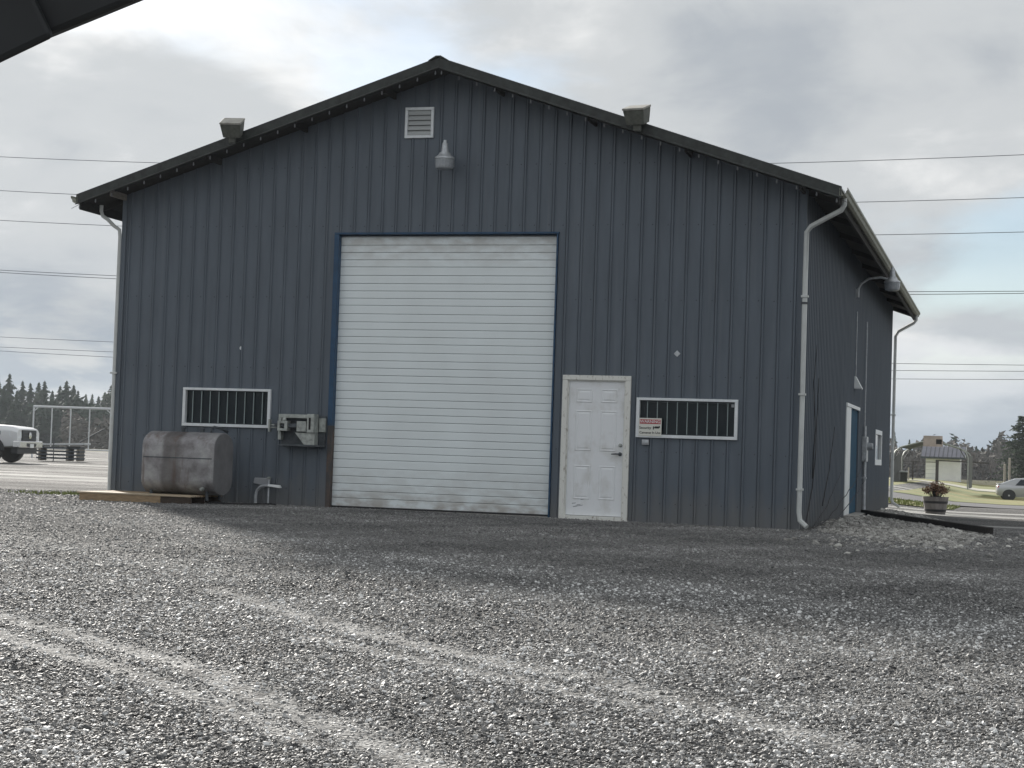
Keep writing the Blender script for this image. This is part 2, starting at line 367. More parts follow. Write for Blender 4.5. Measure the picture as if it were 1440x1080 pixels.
def sheet(name, xs, ys, m, dz=0.0, kind='structure', hf=None, attr=False):
    X, Y = np.meshgrid(xs, ys); nx, ny = len(xs), len(ys); X = X.ravel(); Y = Y.ravel()
    Z = gzv(X, Y)+dz+(hf(X, Y) if hf else 0)
    F = [(j*nx+i, j*nx+i+1, (j+1)*nx+i+1, (j+1)*nx+i) for j in range(ny-1) for i in range(nx-1)]
    mb = MB(); mb.v = list(zip(X.tolist(), Y.tolist(), Z.tolist())); mb.f = F; o = mb.build(name, m, smooth=True)
    if attr:
        a = o.data.attributes.new('track', 'FLOAT', 'POINT'); a.data.foreach_set('value', trackval(X, Y).astype(np.float32))
    if kind: tag(o, kind=kind)
    return o
def micro(x, y):   # small ruts and lumps of the yard, flat at the walls
    k = ss((y+27)/3)*ss((4-y)/3)*ss((x+9)/3)*ss((25-x)/3)
    k = k*np.where((x > 0) & (x < 11.3), ss(-y/2.0), 1)
    n_ = sum(np.sin(x*a+y*b+c)*w for a, b, c, w in ((1.1, .7, 0, .5), (-.8, 1.7, 2, .4), (2.3, -1.9, 1, .25), (3.9, 2.7, 4, .15), (-5.1, 4.3, 3, .1)))
    return k*(.013*n_-.022*trackval(x, y))
sheet('ground', axis(-650, 650, -4, 20, .16, 1.2), axis(-200, 650, -24, 4, .14, 1.15), 'ground', hf=micro, attr=True)

# lawns and roads on the right, beyond the building
lm = mat('lawn', (0.115, 0.15, 0.035), 0.95, 0, 0, .35, (.35, 1, 1), .5, 30, col2=(.24, .20, .07), thr=(.4, .62))
M['lawn'] = lm
M['asphalt'] = mat('asphalt', (0.10, 0.10, 0.105), 0.75, 0, .2, 1.5, (.3, 1, 1), .2, 60)
M['paleroad'] = mat('pale_gravel_road', (0.38, 0.37, 0.31), 0.9, 0, .15, 1, (.3, 1, 1))
ls = list(np.arange(-20, 90, 2.0))
tag(sheet('lawn', ls, list(np.arange(49, 120, 1.5)), 'lawn', .03))
sheet('lawn', list(np.arange(8.0, 12.6, .5)), list(np.arange(28, 35, .5)), 'lawn', .03)
sheet('road', list(np.arange(-10, 120, 2.0)), list(np.arange(36.5, 49.2, 1.0)), 'asphalt', .02)
sheet('road', list(np.arange(-30, 140, 2.0)), [98, 100, 102, 104], 'paleroad', .06)

# ------------------------------------------------------------------ loose gravel (instanced stones)
def stones(name, P, sc, tone, mname, zoff=.3):
    me = bpy.data.meshes.new(name); me.vertices.add(len(P)); me.vertices.foreach_set('co', np.asarray(P, np.float32).ravel())
    for nm, val in (('sc', sc), ('tone', tone)):
        a = me.attributes.new(nm, 'FLOAT', 'POINT'); a.data.foreach_set('value', np.asarray(val, np.float32))
    o = bpy.data.objects.new(name, me); C.objects.link(o); me.materials.append(M[mname])
    g = bpy.data.node_groups.new(name, 'GeometryNodeTree')
    g.interface.new_socket('Geometry', in_out='INPUT', socket_type='NodeSocketGeometry'); g.interface.new_socket('Geometry', in_out='OUTPUT', socket_type='NodeSocketGeometry')
    a = g.nodes; L = g.links; gi = a.new('NodeGroupInput'); go = a.new('NodeGroupOutput')
    g2i = a.new('GeometryNodeGeometryToInstance')
    for k in range(5):
        ico = a.new('GeometryNodeMeshIcoSphere'); ico.inputs['Radius'].default_value = 1; ico.inputs['Subdivisions'].default_value = 1 if k < 3 else 2
        nz = a.new('ShaderNodeTexNoise'); nz.inputs['Scale'].default_value = .9; nz.inputs['Detail'].default_value = 1
        ps = a.new('GeometryNodeInputPosition'); ad = a.new('ShaderNodeVectorMath'); ad.operation = 'ADD'; ad.inputs[1].default_value = (k*7.3, k*3.1, k*11)
        L.new(ps.outputs[0], ad.inputs[0]); L.new(ad.outputs[0], nz.inputs['Vector'])
        sb = a.new('ShaderNodeVectorMath'); sb.operation = 'SUBTRACT'; sb.inputs[1].default_value = (.5, .5, .5); L.new(nz.outputs['Color'], sb.inputs[0])
        ml = a.new('ShaderNodeVectorMath'); ml.operation = 'SCALE'; ml.inputs['Scale'].default_value = 1.9; L.new(sb.outputs[0], ml.inputs[0])
        sp = a.new('GeometryNodeSetPosition'); L.new(ico.outputs['Mesh'], sp.inputs['Geometry']); L.new(ml.outputs[0], sp.inputs['Offset'])
        sm = a.new('GeometryNodeSetShadeSmooth'); sm.inputs['Shade Smooth'].default_value = False; L.new(sp.outputs[0], sm.inputs[0])
        tr = a.new('GeometryNodeTransform'); tr.inputs['Scale'].default_value = (1, .75+.08*k, .62); L.new(sm.outputs[0], tr.inputs[0])
        smt = a.new('GeometryNodeSetMaterial'); smt.inputs['Material'].default_value = M[mname]; L.new(tr.outputs[0], smt.inputs[0])
        L.new(smt.outputs[0], g2i.inputs[0])
    ip = a.new('GeometryNodeInstanceOnPoints'); L.new(gi.outputs[0], ip.inputs['Points']); L.new(g2i.outputs[0], ip.inputs['Instance']); ip.inputs['Pick Instance'].default_value = True
    ri = a.new('FunctionNodeRandomValue'); ri.data_type = 'INT'; ri.inputs[4].default_value = 0; ri.inputs[5].default_value = 4
    L.new(ri.outputs[2], ip.inputs['Instance Index'])
    rr = a.new('FunctionNodeRandomValue'); rr.data_type = 'FLOAT_VECTOR'; rr.inputs[0].default_value = (-.5, -.5, 0); rr.inputs[1].default_value = (.5, .5, 6.283); rr.inputs['Seed'].default_value = 5
    L.new(rr.outputs[0], ip.inputs['Rotation'])
    na = a.new('GeometryNodeInputNamedAttribute'); na.data_type = 'FLOAT'; na.inputs[0].default_value = 'sc'; L.new(na.outputs[0], ip.inputs['Scale'])
    L.new(ip.outputs[0], go.inputs[0])
    md = o.modifiers.new('scatter', 'NODES'); md.node_group = g
    return o
def stonemat(name, c0, c1, c2, rough):
    m = bpy.data.materials.new(name); m.use_nodes = True; t = m.node_tree; b = t.nodes['Principled BSDF']
    a = t.nodes.new('ShaderNodeAttribute'); a.attribute_type = 'INSTANCER'; a.attribute_name = 'tone'
    r = t.nodes.new('ShaderNodeValToRGB'); r.color_ramp.elements.new(.5)
    for e, (p, c) in zip(r.color_ramp.elements, ((0, c0), (.6, c1), (1, c2))): e.position = p; e.color = (*c, 1)
    t.links.new(a.outputs['Fac'], r.inputs[0]); t.links.new(r.outputs[0], b.inputs['Base Color']); b.inputs['Roughness'].default_value = rough
    return m
M['gravel'] = stonemat('gravel_stone', (.035, .036, .038), (.265, .262, .255), (.82, .82, .81), .62)
M['rock'] = stonemat('bed_rock', (.16, .155, .14), (.33, .32, .30), (.58, .57, .53), .75)
npr = np.random.RandomState(3)
def scatter_view(d0, d1, dens):
    """points on the yard floor in the part of it that this side of the building looks onto"""
    area_w = lambda d: .72*d+1.5
    out = []
    for a in np.arange(d0, d1, .5):
        k = int(dens((a+.25))*area_w(a+.25)*.5)
        d = npr.uniform(a, a+.5, k); s = npr.uniform(-.5, .5, k)*area_w(a+.25)
        out.append(np.stack([CAM.x+d*math.sin(YAW)+s*math.cos(YAW), CAM.y+d*math.cos(YAW)-s*math.sin(YAW)], 1))
    return np.concatenate(out)
P = scatter_view(4.6, 31, lambda d: 5600 if d < 7 else 5600*(7/d)**1.3)
P = P[~((P[:, 0] > -.1) & (P[:, 0] < 11.45) & (P[:, 1] > -.05))]
tv = trackval(P[:, 0], P[:, 1]); P = P[npr.rand(len(P)) > tv*.22]
X_, Y_ = P[:, 0], P[:, 1]; tv = trackval(X_, Y_); dist = np.hypot(X_-CAM.x, Y_-CAM.y)
patch_ = sum(np.sin(X_*a+Y_*b+c)*w for a, b, c, w in ((.9, 1.3, 0, .4), (-1.7, 1.1, 2, .3), (2.9, -2.2, 1, .25), (4.1, 5.2, 3, .2), (-7, 3.3, 5, .15)))
Zs = gzv(X_, Y_)+micro(X_, Y_)
loose = .35+.65*ss((-Y_-6)/8)                       # the yard is packed finer towards the building
scs = np.clip(npr.lognormal(math.log(.0049), .48, len(P)), .0024, .017)*(1-.25*tv)*(.85+.15*loose)*(1+.02*np.clip(dist-8, 0, 20))
tone_ = npr.beta(1.2, 2.0, len(P)); w_ = npr.rand(len(P)) < .08; tone_[w_] = .97
tone_ = np.clip(.36+(tone_-.36)*loose+.19*patch_+.42*tv*npr.rand(len(P)), 0, 1)
tag(stones('gravel', np.column_stack([P, Zs+scs*.25]), scs, tone_, 'gravel'), kind='stuff')

# rock bed beside the right wall with its timber edging
BED = [(11.3, 2.2), (11.6, -.2), (12.5, -2.0), (13.65, -2.7), (14.05, .2), (13.95, 1.9), (13.2, 8.9), (12.3, 16), (11.35, 20.5)]
def inpoly(x, y, poly):
    r = False; j = len(poly)-1
    for i in range(len(poly)):
        xi, yi = poly[i]; xj, yj = poly[j]
        if (yi > y) != (yj > y) and x < (xj-xi)*(y-yi)/(yj-yi)+xi: r = not r
        j = i
    return r
bx_ = npr.uniform(11.3, 14.1, 40000); by_ = -2.8+23.5*npr.rand(40000)**1.4
ok = np.array([inpoly(x, y, BED) for x, y in zip(bx_[:16000], by_[:16000])]); bx_, by_ = bx_[:16000][ok][:12000], by_[:16000][ok][:12000]
dmin = np.min([seg_d(bx_, by_, BED[i], BED[(i+1) % len(BED)]) for i in range(len(BED)-1)], axis=0)
rp = np.column_stack([bx_, by_, gzv(bx_, by_)+.05*ss(dmin/.8)])
sp_ = np.column_stack([npr.normal(13.2, .9, 900), npr.normal(-1.6, 1.3, 900)]); sp_ = sp_[sp_[:, 0] > 11.5]; rp = np.vstack([rp, np.column_stack([sp_, gzv(sp_[:, 0], sp_[:, 1])])])   # stones kicked out onto the yard
rs = np.clip(npr.lognormal(math.log(.021), .42, len(rp)), .009, .055)
tag(stones('rock_bed', rp, rs, npr.beta(2, 2, len(rp)), 'rock'), kind='stuff')

# ------------------------------------------------------------------ the building
BW, BL, HD = 11.255, 19.41, 4.312
DX0, DX1 = 3.826, 7.486
OS, OF, ZAP = .546, .571, 6.98
SL = .335
def roofz(x): return ZAP-SL*abs(x-BW/2)      # top of roof sheet
B = thing('metal_building', 'dark blue-grey ribbed metal workshop building with a gable roof and white overhead door', 'building')
RP = BW/12/4
def wall_panel(x0, npan, topf, holes, place, zb=-.14, pw=BW/12, gv_=.009):
    """ribbed sheets of 3 ft: place(u, d, z) maps wall coordinate, outward depth and height"""
    for k in range(npan):
        mb = MB(); a = x0+k*pw; us = set()
        prof = []
        for q in range(4):
            c = a+pw/4*(q+.5)
            prof += [(c-.030, 0), (c-.025, -gv_), (c-.019, -gv_), (c-.012, .021), (c+.010, .024), (c+.022, .003), (c+.028, 0)]
        prof = [(a, 0)]+prof+[(a+pw, 0)]
        us = sorted(set([p[0] for p in prof]+[h for H in holes for h in (H[0], H[1]) if a < h < a+pw]+([BW/2] if topf and a < BW/2 < a+pw else [])))
        dep = lambda u: float(np.interp(u, [p[0] for p in prof], [p[1] for p in prof]))
        for u, w in zip(us[:-1], us[1:]):
            mid = (u+w)/2; spans = [(zb, None)]
            for H in holes:
                if H[0]-1e-6 <= mid <= H[1]+1e-6:
                    ns = []
                    for s in spans:
                        ns.append((s[0], H[2])); ns.append((H[3], s[1]))
                    spans = [s for s in ns if s[1] is None or s[1]-s[0] > 1e-4]
            for z0, z1 in spans:
                za = topf(u) if z1 is None else z1; zb_ = topf(w) if z1 is None else z1
                mb.quad(place(u, dep(u), z0), place(w, dep(w), z0), place(w, dep(w), zb_), place(u, dep(u), za))
        mb.build('siding_panel', 'siding', B)
ROOFT = .10
under = lambda x: roofz(x)-ROOFT-.012
WINL = (1.225, 2.775, 1.18, 1.80); WINR = (8.80, 10.335, 1.215, 1.81)
MDR = (7.63, 8.70, -.14, 2.12); VENT = (4.905, 5.385, 5.845, 6.335)
front_holes = [(DX0, DX1, -.14, HD), MDR, WINL, WINR, VENT]
wall_panel(0, 12, under, front_holes, lambda u, d, z: (u, -d, z))
SDOOR = (7.25, 10.0, -.14, 2.06); SWIN = (14.55, 16.55, .92, 1.73)
topS = lambda y: roofz(BW)-ROOFT-.02
nS = 21; pS = BL/nS
wall_panel(0, nS, topS, [SDOOR, SWIN], lambda u, d, z: (BW+d, u, z), pw=pS, gv_=.003)
wall_panel(0, nS, topS, [], lambda u, d, z: (-d, BL-u, z), pw=pS)
wall_panel(0, 12, under, [], lambda u, d, z: (BW-u, BL+d, z))
sm_ = MB(); sr = random.Random(9)
for z in (.22, 1.0, 2.15, 3.3, 4.45, 5.4):
    for k in range(49):
        u = RP*k+sr.uniform(-.006, .006)+.045
        if u > BW-.05 or z > roofz(u)-.4 or any(H[0]-.06 < u < H[1]+.06 and H[2]-.06 < z < H[3]+.06 for H in front_holes): continue
        zz2 = z+sr.uniform(-.006, .006); sm_.hexa([(u-.007, -.0005, zz2-.007), (u+.007, -.0005, zz2-.007), (u+.007, -.0005, zz2+.007), (u-.007, -.0005, zz2+.007)], [(u-.005, -.008, zz2-.005), (u+.005, -.008, zz2-.005), (u+.005, -.008, zz2+.005), (u-.005, -.008, zz2+.005)])
tag(sm_.build('screw', 'trim_dark', B), kind='stuff')
# corner trim, base flashing
for x0, x1, y0, y1 in ((-.03, .05, -.026, -.022), (BW-.05, BW+.03, -.026, -.022)):
    box('corner_trim', x0, x1, y0-.004, y1, -.12, roofz(0)-ROOFT-.03, 'siding', B)
box('corner_trim', BW+.022, BW+.03, -.022, .07, -.12, roofz(0)-ROOFT-.03, 'siding', B)
box('floor_slab', .05, BW-.05, .05, BL-.05, -.3, -.05, 'concrete', B)
# roof: ribbed sheets 0.9 m wide on each slope
nR = 22; y0r, y1r = -OF, BL+OF; pr = (y1r-y0r)/nR
for side in (-1, 1):
    for k in range(nR):
        mb = MB(); ya, yb = y0r+k*pr, y0r+(k+1)*pr
        prof = [(ya, 0), (ya+.04, .02), (ya+.08, 0), (ya+pr*.5-.03, 0), (ya+pr*.5, .018), (ya+pr*.5+.03, 0), (yb, 0)]
        xe = BW/2+side*(BW/2+OS+.03); xr = BW/2+side*.06
        top = [[(x, y, roofz(x)+d) for y, d in prof] for x in (xe, xr)]
        bot = [[(x, y, roofz(x)-.03) for y, d in prof] for x in (xe, xr)]
        mb.loft([top[0], top[1]], closed=False); mb.loft([bot[0], bot[1]], closed=False)
        mb.quad(*[top[0][0], top[0][-1], bot[0][-1], bot[0][0]])
        mb.quad(*[top[0][0], bot[0][0], bot[1][0], top[1][0]]); mb.quad(*[top[0][-1], bot[0][-1], bot[1][-1], top[1][-1]])
        mb.build('roof_panel', 'roof', B)
    # soffit deck, rake trim front and back
    xe = BW/2+side*(BW/2+OS); xr = BW/2
    s = MB(); s.hexa([(xe, y0r+.03, roofz(xe)-ROOFT), (xr, y0r+.03, roofz(xr)-ROOFT), (xr, y1r-.03, roofz(xr)-ROOFT), (xe, y1r-.03, roofz(xe)-ROOFT)],
                     [(xe, y0r+.03, roofz(xe)-.034), (xr, y0r+.03, roofz(xr)-.034), (xr, y1r-.03, roofz(xr)-.034), (xe, y1r-.03, roofz(xe)-.034)])
    s.build('roof_deck', 'soffit', B)
    for yy, oy in ((y0r, -1), (y1r, 1)):
        r_ = MB(); ya, yb = sorted((yy, yy+oy*.03))
        xa, xb = (xe+side*.03, xr+side*.002)
        r_.hexa([(xa, ya, roofz(xa)-.148), (xb, ya, roofz(xb)-.148), (xb, yb, roofz(xb)-.148), (xa, yb, roofz(xa)-.148)],
                [(xa, ya, roofz(xa)+.012), (xb, ya, roofz(xb)+.012), (xb, yb, roofz(xb)+.012), (xa, yb, roofz(xa)+.012)])
        # return lip over the roof and kick at the bottom
        r_.hexa([(xa, yy+oy*.034, roofz(xa)-.153), (xb, yy+oy*.034, roofz(xb)-.153), (xb, yy+oy*.055, roofz(xb)-.163), (xa, yy+oy*.055, roofz(xa)-.163)],
                [(xa, yy+oy*.034, roofz(xa)-.133), (xb, yy+oy*.034, roofz(xb)-.133), (xb, yy+oy*.055, roofz(xb)-.155), (xa, yy+oy*.055, roofz(xa)-.155)])
        r_.build('rake_trim', 'trim_dark', B)
    # eave fascia + gutter
    xf = xe
    zf = roofz(xe)
    fx = sorted((xe-side*.002, xe-side*.035))
    box('fascia', fx[0], fx[1], y0r+.035, y1r-.035, zf-.24, zf-ROOFT-.002, 'soffit', B)
    g = MB(); gp = [(0, -.015), (0, -.125), (.045, -.135), (.085, -.115), (.10, -.07), (.12, -.05), (.12, -.012), (.112, -.012), (.112, -.045), (.094, -.066), (.08, -.106), (.045, -.126), (.008, -.118), (.008, -.015)]
    rings = [[(xe+side*(.004+a), y, zf+c-.01) for a, c in gp] for y in (y0r-.035, y1r+.035)]
    g.loft(rings).build('gutter', 'gutter', B)
    # lookout blocks and rafters under the eave
    for k in range(9):
        yk = .15+k*(BL-.3)/8
        xa, xb = sorted((BW/2+side*(BW/2+.03), xe-side*.04))
        lo = [(xa, yk-.02, roofz(xa)-ROOFT-.09), (xb, yk-.02, roofz(xb)-ROOFT-.09), (xb, yk+.02, roofz(xb)-ROOFT-.09), (xa, yk+.02, roofz(xa)-ROOFT-.09)]
        hi = [(x, y, roofz(x)-ROOFT-.002) for x, y, z in lo]
        MB().hexa(lo, hi).build('rafter_tail', 'soffit', B)
    for q in range(4):      # purlin ends carrying the front overhang
        px = BW/2+side*(.9+q*1.5)
        if q == 3: px = BW/2+side*(BW/2-.02)
        pz = roofz(px)-ROOFT-.004
        box('purlin_end', px-.02, px+.02, -OF+.04, -.03, pz-.10-SL*.02, pz-SL*.02, 'lookout' if q == 3 and side < 0 else 'soffit', B)
# ridge cap
rc = MB(); e_ = .16
rc.loft([[(BW/2-e_, y, roofz(BW/2-e_)+.014), (BW/2-.04, y, ZAP+.03), (BW/2+.04, y, ZAP+.03), (BW/2+e_, y, roofz(BW/2+e_)+.014), (BW/2+e_, y, roofz(BW/2+e_)+.004), (BW/2, y, ZAP+.012), (BW/2-e_, y, roofz(BW/2-e_)+.004)] for y in (y0r-.06, y1r+.06)])
rc.build('ridge_cap', 'trim_dark', B)
# downspouts
def spout(pts, shoe=None, w=.041):
    o = MB().tube(pts, w, 8).build('downspout', 'spout', B, smooth=True)
    return o
gx = BW+OS+.05; outz = roofz(BW+OS)-.13
d1 = spout([(gx, -.30, outz), (gx, -.30, outz-.10), (gx-.04, -.29, outz-.17), (BW+.32, -.20, outz-.28), (BW+.10, -.09, outz-.38), (BW+.035, -.06, outz-.46), (BW+.03, -.06, 3.6), (BW+.035, -.06, 2.0), (BW+.03, -.06, .18), (BW+.05, -.08, .06), (BW+.16, -.16, -.03)], w=.038)
for zz_ in (3.35, 1.9, .5): MB().box(BW-.02, BW+.085, -.11, -.02, zz_, zz_+.03).build('spout_strap', 'spout', d1)
MB().tube([(BW+.03, -.06, 3.25), (BW+.03, -.06, 3.28)], .05, 8).build('spout_joint', 'darksteel', d1)
d2 = spout([(gx, BL+.1, outz), (gx, BL+.1, outz-.12), (gx-.06, BL+.1, outz-.2), (BW+.16, BL+.08, outz-.42), (BW+.09, BL+.06, outz-.55), (BW+.09, BL+.06, .1), (BW+.12, BL+.03, -.02), (BW+.3, BL-.03, -.13)])
MB().box(BW+.02, BW+.15, BL+.0, BL+.12, 2.2, 2.23).build('spout_strap', 'spout', d2)
lgx = -OS-.05
d3 = spout([(lgx+.22, -.12, outz+.02), (lgx+.22, -.12, outz-.08), (lgx+.25, -.12, outz-.16), (lgx+.34, -.10, outz-.22), (-.16, -.06, outz-.32), (-.07, -.04, outz-.38), (-.06, -.03, outz-.5), (-.06, -.03, 2.6), (-.06, -.03, .05)], w=.031)
MB().box(-.115, -.0, -.07, .0, 2.0, 2.03).build('spout_strap', 'spout', d3)

# ---- overhead door: stamped strips with open joints
OD = MB().box(DX0+.02, DX1-.02, .10, .15, -.06, HD-.01).build('overhead_door', 'lens', B)
dm = bpy.data.materials.new('overhead_door_paint'); dm.use_nodes = True
tt = dm.node_tree; bb = tt.nodes['Principled BSDF']; bb.inputs['Roughness'].default_value = .45
g_ = tt.nodes.new('ShaderNodeNewGeometry')
def dn(scale, st, a, c):
    mp = tt.nodes.new('ShaderNodeMapping'); mp.inputs['Scale'].default_value = st; tt.links.new(g_.outputs['Position'], mp.inputs[0])
    z = tt.nodes.new('ShaderNodeTexNoise'); z.inputs['Scale'].default_value = scale; z.inputs['Detail'].default_value = 7; tt.links.new(mp.outputs[0], z.inputs['Vector'])
    r = tt.nodes.new('ShaderNodeValToRGB'); r.color_ramp.elements[0].position, r.color_ramp.elements[1].position = a, c; tt.links.new(z.outputs['Fac'], r.inputs[0]); return r.outputs[0], z
base_, _ = dn(1.3, (1, 1, .7), .3, .75)
mx1 = tt.nodes.new('ShaderNodeMix'); mx1.data_type = 'RGBA'; mx1.inputs[6].default_value = (.80, .86, .875, 1); mx1.inputs[7].default_value = (.73, .78, .79, 1); tt.links.new(base_, mx1.inputs[0])
# grime gathers on the topmost and the lowest strips
sz = tt.nodes.new('ShaderNodeSeparateXYZ'); tt.links.new(g_.outputs['Position'], sz.inputs[0])
rz_ = tt.nodes.new('ShaderNodeValToRGB'); cr = rz_.color_ramp; mr = tt.nodes.new('ShaderNodeMath'); mr.operation = 'DIVIDE'; mr.inputs[1].default_value = 4.3; tt.links.new(sz.outputs[2], mr.inputs[0]); tt.links.new(mr.outputs[0], rz_.inputs[0])
cr.elements[0].position = 0; cr.elements[0].color = (.8,)*3+(1,); cr.elements[1].position = 1; cr.elements[1].color = (.5,)*3+(1,)
for p_, v_ in ((.06, .28), (.17, 0.0), (.86, 0.0), (.95, .35)):
    e = cr.elements.new(p_); e.color = (v_, v_, v_, 1)
gr, _ = dn(4, (1, 1, 2.2), .34, .62)
mm = tt.nodes.new('ShaderNodeMath'); mm.operation = 'MULTIPLY'; tt.links.new(rz_.outputs[0], mm.inputs[0]); tt.links.new(gr, mm.inputs[1])
mx2 = tt.nodes.new('ShaderNodeMix'); mx2.data_type = 'RGBA'; mx2.inputs[7].default_value = (.36, .325, .29, 1); tt.links.new(mx1.outputs[2], mx2.inputs[6]); tt.links.new(mm.outputs[0], mx2.inputs[0])
tt.links.new(mx2.outputs[2], bb.inputs['Base Color'])
M['ohdoor'] = dm
hts = [50, 42, 43.5, 43.5, 48]*7; tot = sum(hts); zc = -.03
for k in range(35):
    z0 = zc; z1 = zc+hts[k]/tot*HD; zc = z1
    x0, x1 = DX0+.03, DX1-.03; gp = .0035
    prof = [(.105, z0+gp), (.086, z0+gp), (.079, z0+gp+.005), (.079, z1-.012), (.083, z1-.003), (.105, z1-.001)]
    mb = MB(); mb.loft([[(x, y+.003*math.sin(k*.35+x), z) for y, z in prof] for x in (x0, x0+.9, x0+1.8, x0+2.7, x1)])
    mb.build('door_slat', 'ohdoor', OD)
MB().box(DX0+.03, DX1-.03, .07, .10, -.075, -.02).build('bottom_seal', 'black', OD)
# blue steel trim round the opening, rusty lower left jamb
box('door_trim', DX0-.05, DX0+.028, -.035, .16, 1.25, HD, 'blue', B, .004)
box('door_jamb', DX0-.045, DX0+.026, -.03, .16, -.12, 1.248, 'rustjamb', B, .004)['label'] = 'rusty brown lower jamb'
box('door_trim', DX1-.03, DX1-.006, -.03, .16, -.12, HD, 'blue', B, .004)
box('door_trim', DX0-.05, DX1+.01, -.036, .16, HD+.002, HD+.032, 'blue', B, .004)
box('door_sill', DX0-.05, DX1+.03, -.09, .12, -.14, -.075, 'concrete', B, .01)

# ---- man door
MD = MB().box(7.715, 8.612, .005, .045, -.005, 2.055).build('man_door', 'mandoor', B, .003)
for (a, c, z0, z1) in ((7.84, 8.10, 1.72, 1.93), (8.23, 8.49, 1.72, 1.93), (7.84, 8.10, .98, 1.60), (8.23, 8.49, .98, 1.60), (7.84, 8.10, .24, .76), (8.23, 8.49, .24, .76)):
    p_ = MB(); y = .005
    for (i0, y0_, i1, y1_) in ((0, y-.0005, .012, y-.009), (.012, y-.009, .03, y-.0015)):
        A_ = [(a+i0, y0_, z0+i0), (c-i0, y0_, z0+i0), (c-i0, y0_, z1-i0), (a+i0, y0_, z1-i0)]
        D_ = [(a+i1, y1_, z0+i1), (c-i1, y1_, z0+i1), (c-i1, y1_, z1-i1), (a+i1, y1_, z1-i1)]
        p_.loft([A_, D_], cap=False)
    j = .03; k2 = .055
    A_ = [(a+j, y-.0015, z0+j), (c-j, y-.0015, z0+j), (c-j, y-.0015, z1-j), (a+j, y-.0015, z1-j)]
    D_ = [(a+k2, y-.008, z0+k2), (c-k2, y-.008, z0+k2), (c-k2, y-.008, z1-k2), (a+k2, y-.008, z1-k2)]
    p_.loft([A_, D_], cap=False); p_.quad(*D_)
    p_.build('door_panel', 'mandoor', MD)
fr = MB()
fr.box(7.63, 7.712, -.045, .05, -.10, 2.06); fr.box(8.616, 8.70, -.045, .05, -.10, 2.06); fr.box(7.63, 8.70, -.047, .05, 2.062, 2.135)
fr.box(7.712, 7.73, -.02, .004, -.03, 2.06); fr.box(8.60, 8.616, -.02, .004, -.03, 2.06); fr.box(7.712, 8.616, -.02, .004, 2.045, 2.062)
fr.build('door_frame', 'doorframe', B, .004)
box('threshold', 7.712, 8.616, -.07, .04, -.10, -.012, 'doorframe', B, .006)
h = MB(); h.lathe([(.028, 0), (.028, -.012), (.018, -.018), (.018, -.03), (.001, -.03)], 14, (8.555, .005, 1.08), 'Y'); h.build('deadbolt', 'steel', MD)
h = MB(); h.lathe([(.03, 0), (.03, -.01), (.013, -.014), (.013, -.05), (.001, -.052)], 14, (8.555, .005, .945), 'Y'); h.tube([(8.56, -.045, .945), (8.50, -.052, .948), (8.43, -.048, .943)], [.012, .011, .008]); h.build('lever_handle', 'darksteel', MD)
sc1 = MB(); rr_ = random.Random(4)
for k in range(7):
    x, z = 7.90+rr_.uniform(-.07, .09), .17+rr_.uniform(-.07, .09)
    sc1.quad((x-.02, .0038, z), (x+.04, .0036, z+.01), (x+.05, .0036, z+.02), (x-.01, .0038, z+.014))
sc1.build('scuff_mark', 'plastic', MD)

# ---- windows with security bars
def window(x0, x1, z0, z1, place, nb, fw_=.045, depth=.05):
    """place(u, d, z): d outward"""
    f = MB()
    def bx(mb, a, c, d0, d1, e, g):
        P8 = [place(a, d0, e), place(c, d0, e), place(c, d1, e), place(a, d1, e)]; Q8 = [place(a, d0, g), place(c, d0, g), place(c, d1, g), place(a, d1, g)]
        mb.hexa(P8, Q8)
    bx(f, x0-.004, x0+fw_, -.04, depth, z0+fw_, z1-fw_*.8); bx(f, x1-fw_, x1+.004, -.04, depth, z0+fw_, z1-fw_*.8)
    bx(f, x0-.004, x1+.004, -.04, depth+.001, z0-.004, z0+fw_-.001); bx(f, x0-.004, x1+.004, -.04, depth+.001, z1-fw_*.8+.001, z1+.004)
    wnd = f.build('window', 'frame', B, .004)
    p_ = MB(); bx(p_, x0+fw_-.003, x1-fw_+.003, -.03, -.024, z0+fw_-.003, z1-fw_*.8+.003); p_.build('pane', 'glass', wnd)
    mid = MB(); 
    for k in range(nb):
        u = x0+fw_+(x1-x0-2*fw_)*(k+.75)/(nb+.45)
        c0 = place(u, .004, z0+fw_+.012); c1 = place(u, .004, z1-fw_*.8-.012)
        MB().tube([c0, c1], .0075, 6).build('bar', 'bar', wnd)
    return wnd
FP = lambda u, d, z: (u, -d, z)
wl = window(*WINL, FP, 9); wr_ = window(*WINR, FP, 9)
box('rail', WINR[0]+.05, WINR[1]-.05, .012, .018, WINR[3]-.062, WINR[3]-.047, 'darksteel', wr_)
box('sensor', 10.235, 10.275, -.008, .02, 1.70, 1.745, 'plastic', wr_)
SP = lambda u, d, z: (BW+d, u, z)
window(*SWIN, SP, 0, .13, .025)
# gable vent
f = MB(); x0, x1, z0, z1 = VENT; q = .045
f.box(x0, x0+q, -.04, .04, z0+q, z1-q); f.box(x1-q, x1, -.04, .04, z0+q, z1-q); f.box(x0, x1, -.041, .04, z0, z0+q-.001); f.box(x0, x1, -.041, .04, z1-q+.001, z1)
gv = f.build('gable_vent', 'frame', B, .004)
for k in range(5):
    z = z0+q+(z1-z0-2*q)*k/5; hgt = (z1-z0-2*q)/5
    MB().hexa([(x0+q, -.032, z+.004), (x1-q, -.032, z+.004), (x1-q, -.026, z+.002), (x0+q, -.026, z+.002)], [(x0+q, .012, z+hgt+.004), (x1-q, .012, z+hgt+.004), (x1-q, .018, z+hgt), (x0+q, .018, z+hgt)]).build('louvre', 'louvre', gv)
box('vent_backing', x0+q, x1-q, .03, .036, z0+q, z1-q, 'dark', gv)
